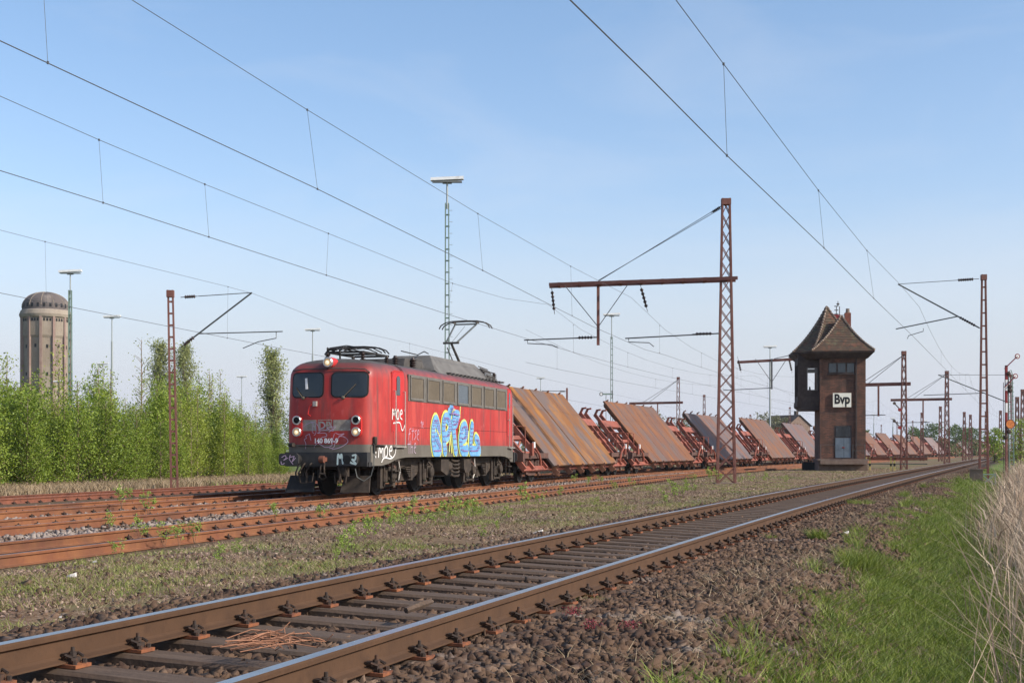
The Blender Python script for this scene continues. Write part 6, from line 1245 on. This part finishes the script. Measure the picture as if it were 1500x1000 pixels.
# ------------------------------------------------------------------ trees
M['leafdk'] = leaf_mat('deep_green_birch_leaf', (.09, .145, .012), (.25, .32, .04))
def leafcloud(P, size, name, m, parent, flat=0):
    n = len(P); k = RNG.normal(0, 1, (n, 3)); k[:, 2] = np.abs(k[:, 2]) + flat; k /= np.linalg.norm(k, axis=1)[:, None]; r = RNG.normal(0, 1, (n, 3)); a = np.cross(k, r); a /= np.linalg.norm(a, axis=1)[:, None]; c = np.cross(k, a)
    s = (size * RNG.uniform(.6, 1.3, n))[:, None]; V = np.stack([P - a * s, P + c * s * .62, P + a * s, P - c * s * .62], 1).reshape(-1, 3)
    F = (np.arange(n) * 4)[:, None] + np.array([[0, 1, 2, 3]]); return npmesh(name, V, F, m, parent)
def tree(name, H, rw, nb, nl, ls, leaf, bark, seed, low=.12, up=.9, cone=1.0, trunk=.05, top_bare=0.0, shape='birch'):
    r = random.Random(seed); t = empty(name); b = MB(); pts = [Vector((0, 0, -.2))]; n = 7
    for i in range(1, n + 1): pts.append(Vector((r.uniform(-.05, .05) * H * .12 * (i / n), r.uniform(-.05, .05) * H * .12, H * i / n)))
    b.path(pts, [trunk * (1 - .9 * i / n) + .006 for i in range(n + 1)], 6); LP = []
    for j in range(nb):
        f = low + (1 - low) * (j / nb) ** .9; i = min(int(f * n), n - 1); base = pts[i].lerp(pts[i + 1], f * n - i); a = r.uniform(0, 6.28)
        if shape == 'birch': L_ = rw * (1.15 - f) ** .65 * r.uniform(.55, 1.15); el = up * r.uniform(.7, 1.2)
        elif shape == 'poplar': L_ = H * .21 * math.sin(math.pi * min(1, (f * .80 + .14))) ** .8 * r.uniform(.35, 1.3) + .4; el = 2.4
        else: L_ = rw * math.sqrt(max(.05, 1 - (2 * f - .9) ** 2)) * r.uniform(.6, 1.1); el = .5 * r.uniform(.4, 1.5)
        d = Vector((math.cos(a), math.sin(a), el)).normalized(); e = base + d * L_ * (1 if shape != 'poplar' else 1.2); b.path([base, base.lerp(e, .5) + Vector((0, 0, .03 * L_)), e], [trunk * .35 * (1.1 - f) + .006, trunk * .2 * (1.1 - f) + .005, .004], 4)
        m = max(3, int(nl / nb * L_ / rw)) if shape != 'poplar' else int(nl / nb)
        if f > 1 - top_bare: m = int(m * .35)
        spread = .12 * L_ + .10
        for q in range(m):
            g = r.random() ** .7; LP.append(base.lerp(e, .15 + g * .9) + Vector((r.gauss(0, spread), r.gauss(0, spread), r.gauss(0, spread * .9))))
    b.build('trunk', bark, t, 50); leafcloud(np.array([tuple(v) for v in LP]), ls, 'crown', leaf, t); return t
proto = [tree('birch_tree', 4.9 * hh_, rw_, nb_, nl_, ls_, lf_, 'birchbark', 40 + k, low=.02, top_bare=tb, trunk=.035) for k, (hh_, rw_, nb_, nl_, ls_, lf_, tb) in enumerate(((1, 1.2, 56, 8000, .05, 'leaf', .22), (1.08, .95, 44, 5200, .045, 'leaf2', .35), (.85, 1.4, 60, 8500, .055, 'leafdk', .12), (1.15, .8, 40, 3200, .05, 'leaf2', .45), (.95, 1.2, 52, 7500, .06, 'leaf', .2), (.8, 1.3, 50, 6500, .048, 'leafdk', .1), (1.0, 1.0, 50, 6500, .05, 'leaf2', .25)))]
cnt = 0; rr_ = random.Random(12)
used = set()
for row, (d0, step, hs_) in enumerate(((31.2, 1.3, .78), (32.6, 1.4, .90), (34.4, 1.5, .98), (36.8, 2.0, 1.04), (40, 3.0, 1.1))):
    s = 34 + row * .4
    while s < 74 + row * 3:
        d = d0 + rr_.uniform(-.6, .6); P_ = -d * PV + s * UV; pxx = 750 + FPX * P_[0] / P_[1]
        if -330 < pxx < 415 - row * 0 and not (pxx > 385 and row < 2 and s < 60):
            k = rr_.randrange(7); src = proto[k]
            t = src if k not in used else copy_tree(src); used.add(k); h = hs_ * rr_.uniform(.72, 1.12) * (.86 if pxx > 330 else 1)
            if pxx > 378: h *= .72
            t.location = (P_[0], P_[1], -.2); t.rotation_euler = (0, 0, rr_.uniform(0, 6.28)); t.scale = (h, h, h); cnt += 1
            tag(t, 'young birch in the dense bright green thicket left of the locomotive', 'birch tree', 'young birches in the thicket')
        s += step * rr_.uniform(.75, 1.25)
print('birches', cnt)
# a taller thin half-bare birch rising over the rest
tb_ = tree('birch_tree', 6.0, 1.0, 40, 900, .045, 'leaf2', 'birchbark', 91, low=.2, top_bare=.6, trunk=.05); P_ = on_d(207, 700, 34); tb_.location = (P_.x, P_.y, -.2); tb_.scale = (1.12,) * 3; tag(tb_, 'tall thin half-bare birch rising above the thicket left of the poplars', 'birch tree')
tb2 = tree('birch_tree', 5.2, .9, 34, 700, .045, 'leaf2', 'birchbark', 92, low=.2, top_bare=.6, trunk=.05); P_ = on_d(310, 700, 35); tb2.location = (P_.x, P_.y, -.2); tag(tb2, 'thin half-bare birch rising above the thicket right of the poplars', 'birch tree')
for i, (x, yt, Z, lab) in enumerate(((234, 513, 170, 'slender poplar left of the reddish ladder mast'), (270, 516, 170, 'slender poplar right of the reddish ladder mast'), (399, 526, 150, 'broad single poplar directly left of the locomotive'))):
    H = px2w(x, yt, Z).z + .2; t = tree('poplar_tree', H, 1.6, 100, 8500, .11, 'leafpop', 'bark', 60 + i, low=.05, trunk=.28, shape='poplar'); t.location = ((x - 750) / FPX * Z, Z, -.2); tag(t, lab, 'poplar tree')
bushes = [(372, 622, 120, 6, 'low hazy green bush between the birch thicket and the single poplar'), (428, 606, 160, 7, 'bush partly hidden by the front of the locomotive'), (960, 606, 230, 7, 'budding tree behind the second plate, beside the lattice mast with the arm'), (1120, 606, 240, 8, 'budding tree left of the dark gabled house'), (1150, 613, 260, 6, 'budding tree behind the dark gabled house'),
          (1365, 622, 300, 8, 'rounded green tree between the two distant lattice masts'), (1340, 628, 330, 7, 'low bush behind the plates beside the mast with signal arms'), (1400, 624, 300, 8, 'green tree right of the second distant lattice mast'), (1425, 628, 330, 8, 'green tree just left of the ladder mast'), (1457, 628, 150, 3.2, 'light green young tree between the ladder mast and the red-white signal'), (1496, 616, 95, 3, 'dense green bush at the right edge beyond the reeds'),
          (1000, 612, 260, 7, 'budding tree between the lattice mast and the shadowed plate'), (1262, 628, 330, 5, 'dark bush at the right wall of the signal box'), (640, 640, 300, 8, 'bush hidden behind the middle of the locomotive'), (870, 624, 260, 8, 'bushy tree seen in the gap between the first two plates')]
for i, (x, yt, Z, wd, lab) in enumerate(bushes):
    H = px2w(x, yt, Z).z + .2; gname = 'leafbrown' if Z in (230, 240, 260) else ('leaf' if Z < 160 and Z != 120 else 'leafdark')
    t = tree('bush', H, wd * .5, 40, 2600, .07 * Z / 100, gname, 'bark', 100 + i, low=.05, trunk=.12, shape='round'); t.location = ((x - 750) / FPX * Z, Z, -.2); tag(t, lab, 'bush' if H < 5 else 'tree')
def treeline():
    P = []
    for k in range(9000):
        a = RNG.uniform(-.62, .62); Z = RNG.uniform(480, 640); x = a * Z; h = 4.5 + 3.2 * vnoise(np.array([x]), np.array([0.]), 60, 4)[0]; P.append((x, Z, RNG.uniform(-.5, h)))
    o = leafcloud(np.array(P), .9, 'far_woodland', 'leafbrown', None); tag(o, 'low hazy line of far woodland along the horizon', 'woodland', None, 'stuff')
treeline()
# saplings and weeds growing in the strip between the tracks
sp0 = None
def sapling(seed, H, w):
    r = random.Random(seed); t = empty('birch_sapling'); b = MB(); LP = []
    for s in range(3):
        a = r.uniform(0, 6.28); e = Vector((math.cos(a) * w * .6, math.sin(a) * w * .6, H * r.uniform(.6, 1))); m = e * .5 + Vector((r.uniform(-.05, .05), r.uniform(-.05, .05), .08)); b.path([(0, 0, -.03), m, e], [.006, .004, .002], 4)
        for q in range(9):
            f = r.uniform(.25, 1); c = m.lerp(e, (f - .5) * 2) if f > .5 else m * (f * 2); a2 = r.uniform(0, 6.28); tw = c + Vector((math.cos(a2), math.sin(a2), .5)) * w * .35 * r.uniform(.5, 1); b.path([c, tw], [.003, .0015], 3)
            for k in range(9): LP.append(c.lerp(tw, r.uniform(.3, 1.1)) + Vector((r.gauss(0, .02), r.gauss(0, .02), r.gauss(0, .02))))
    b.build('stem', 'bark', t); leafcloud(np.array([tuple(v) for v in LP]), .022, 'leaves', 'sap', t); return t
protoS = [sapling(k, .62, .32) for k in range(4)]; usedS = set()
SPOT = [(178, 745, 1.15, 'tallest leafy sapling in front of the rails at the left'), (205, 790, .9, None), (240, 795, .8, None), (285, 790, .8, None), (172, 822, .6, None), (320, 830, .6, None), (345, 815, .5, None), (405, 760, .8, None), (470, 765, .8, None), (530, 800, .95, 'leafy sapling below the front of the locomotive'), (515, 790, .7, None), (585, 775, .9, None), (605, 750, .8, None), (640, 775, .9, None), (665, 765, .9, None), (690, 765, .9, None), (560, 770, .8, None),
        (770, 752, 1.2, 'tallest leafy sapling in front of the first wagon'), (745, 765, .6, None), (860, 712, .9, None), (880, 705, .8, None), (925, 715, .8, None), (990, 735, 1.1, 'pale yellow-green bush on the strip left of the lattice mast foot'), (1000, 730, .8, None), (1040, 640, 1.3, 'sapling climbing the foot of the tall lattice mast'), (1050, 690, 1.2, None), (1100, 695, .9, None), (1015, 705, .9, None), (950, 725, .6, None), (820, 730, .7, None), (705, 790, .5, None), (730, 780, .5, None), (840, 690, .9, None), (1085, 700, .6, None), (500, 808, .8, None), (548, 792, .9, None), (572, 788, .9, None), (595, 782, 1.0, None), (618, 778, .9, None), (655, 772, 1.0, None), (678, 768, 1.0, None), (700, 764, .8, None), (512, 818, .7, None), (490, 830, .5, None), (900, 722, .8, None), (1010, 728, 1.0, None), (975, 742, .8, None), (870, 745, .6, None), (262, 798, .8, None), (160, 775, .8, None), (215, 752, 1.0, None), (190, 735, .9, None), (790, 745, .8, None), (1120, 690, .9, None), (1150, 688, .7, None)]
for i, (x, y, h, lab) in enumerate(SPOT):
    Z = FPX * (HC + .1) / max(y - YH + 0, 22) if i != 24 else 56.5; Z = min(Z, 57); X = (x - 750) / FPX * Z; k = i % 4
    if k in usedS: t = copy_tree(protoS[k])
    else: t = protoS[k]; usedS.add(k)
    sc = h * (.8 if Z < 25 else .92); t.location = (X, Z, float(gz(X, Z))); t.rotation_euler = (0, 0, i * 1.3); t.scale = (sc,) * 3
    tag(t, lab or 'small bright green birch sapling on the weedy strip beside the rusty track', 'sapling', None if lab else 'small saplings on the strip')
def tuft(x, y, r, n, h, m, lab, g=.38):
    Z = FPX * (HC + g) / (y - YH); X = (x - 750) / FPX * Z; a = RNG.uniform(0, 6.28, n); rr = r * np.sqrt(RNG.random(n)); xs = X + rr * np.cos(a); ys = Z + rr * np.sin(a); nn = n; zs = gz(xs, ys) - .02
    o = blades('grass_tuft', xs, ys, RNG.uniform(.6, 1.1, nn) * h, RNG.uniform(.004, .008, nn), m, lab, 'grass tuft', .75, z=zs, kind=None); tag(o, lab, 'grass tuft')
tuft(1262, 880, .20, 900, .34, 'grass', 'large dark green grass tussock in the ditch at the lower right'); tuft(1198, 838, .13, 420, .24, 'grass', 'smaller grass tuft left of the large tussock, at the ballast edge'); tuft(1258, 740, .35, 500, .2, 'grass', 'green grass tuft beside the rail right of the ballast', -.05); tuft(1130, 836, .08, 90, .14, 'grass', 'tiny grass tuft growing in the ballast stones')
tuft(862, 960, .14, 110, .11, 'grass2', 'sparse grass growing through the ballast at the bottom centre')
# bent rusty rods lying between the near rails, litter, stick
r = random.Random(5); b = MB(); c0 = px2w(385, 945, FPX * 1.08 / (945 - YH)); 
for k in range(46):
    a = r.uniform(-.5, .9); L_ = r.uniform(.1, .32); c = c0 + Vector((r.gauss(0, .09), r.gauss(0, .12), r.uniform(.0, .04))); d = Vector((math.cos(a), math.sin(a), r.uniform(-.1, .15))) * L_ / 2; b.path([c - d, c + Vector((0, 0, r.uniform(0, .03))), c + d, c + d + Vector((r.uniform(-.05, .05), r.uniform(-.05, .05), r.uniform(-.03, .05)))], .0032, 4)
tag(b.build('bent_rods', 'rustrod', None), 'tangle of bent rusty rods lying between the near rails', 'scrap rods')
b = MB(); c = px2w(618, 895, FPX * 1.1 / (895 - YH)); b.path([c + Vector((-.10, -.12, .02)), c + Vector((0, 0, .05)), c + Vector((.06, .16, .05))], [.022, .03, .015], 6); tag(b.build('broken_branch', 'wood', None), 'grey broken branch lying between the near rails', 'branch')
for i, (x, y, s, lab) in enumerate(((105, 848, .05, 'pale paper scrap in the strip at the lower left'), (139, 826, .03, 'small pale scrap near the rusty rail at the far left'), (568, 978, .035, 'white scrap caught at a rail fastening at the bottom'), (88, 907, .02, 'tiny white scrap on the near ballast edge at the left'), (790, 786, .09, 'pale stone slab on the strip above the near rail'), (1238, 800, .06, 'pale stick lying on the green ditch'))):
    Z = FPX * (HC + (.12 if x != 568 else -.1)) / (y - YH); X = (x - 750) / FPX * Z; z = float(gz(X, Z)); b = MB(); rr2 = random.Random(i); q = [(s * rr2.uniform(.6, 1.3) * math.cos(a), s * rr2.uniform(.5, 1) * math.sin(a) * .7) for a in (0, 1.1, 2.2, 3.3, 4.4, 5.4)]
    b.prism(q, lambda a, c: (a, c * .6, .0), lambda a, c: (a * .9, c * .5, s * .7 + .3 * a)); o = b.build('litter_scrap', 'litter', None); o.location = (X, Z, z + .02); tag(o, lab, 'litter')
# red stonecrop cushions in the ballast
M['stonecrop'] = leaf_mat('dark_red_stonecrop', (.16, .02, .03), (.30, .05, .06), .2)
for i, (x, y) in enumerate(((838, 910), (868, 930), (922, 932))):
    Z = FPX * (HC - .04) / (y - YH); X = (x - 750) / FPX * Z; P = np.stack([RNG.normal(X, .035, 160), RNG.normal(Z, .05, 160), RNG.uniform(.06, .12, 160) + .03], -1); tag(leafcloud(P, .007, 'stonecrop', 'stonecrop', None), ('red stonecrop cushion at a sleeper end in the bottom centre', 'small red stonecrop cushion between the other two', 'rightmost red stonecrop cushion in the ballast')[i], 'plant')

# ------------------------------------------------------------------ thin spring haze
hz = bpy.data.materials.new('air_haze'); hz.use_nodes = True; n = hz.node_tree; n.nodes.clear(); o = n.nodes.new('ShaderNodeOutputMaterial'); v = n.nodes.new('ShaderNodeVolumePrincipled')
v.inputs['Color'].default_value = (.80, .85, .95, 1); v.inputs['Density'].default_value = .00012; v.inputs['Anisotropy'].default_value = .2; n.links.new(v.outputs[0], o.inputs['Volume'])
b = MB(); b.box(-3750, 3750, -3750, 3750, -1.6, 60); h = b.build('haze', hz, None); h['kind'] = 'stuff'; h['label'] = 'thin pale haze over the yard'
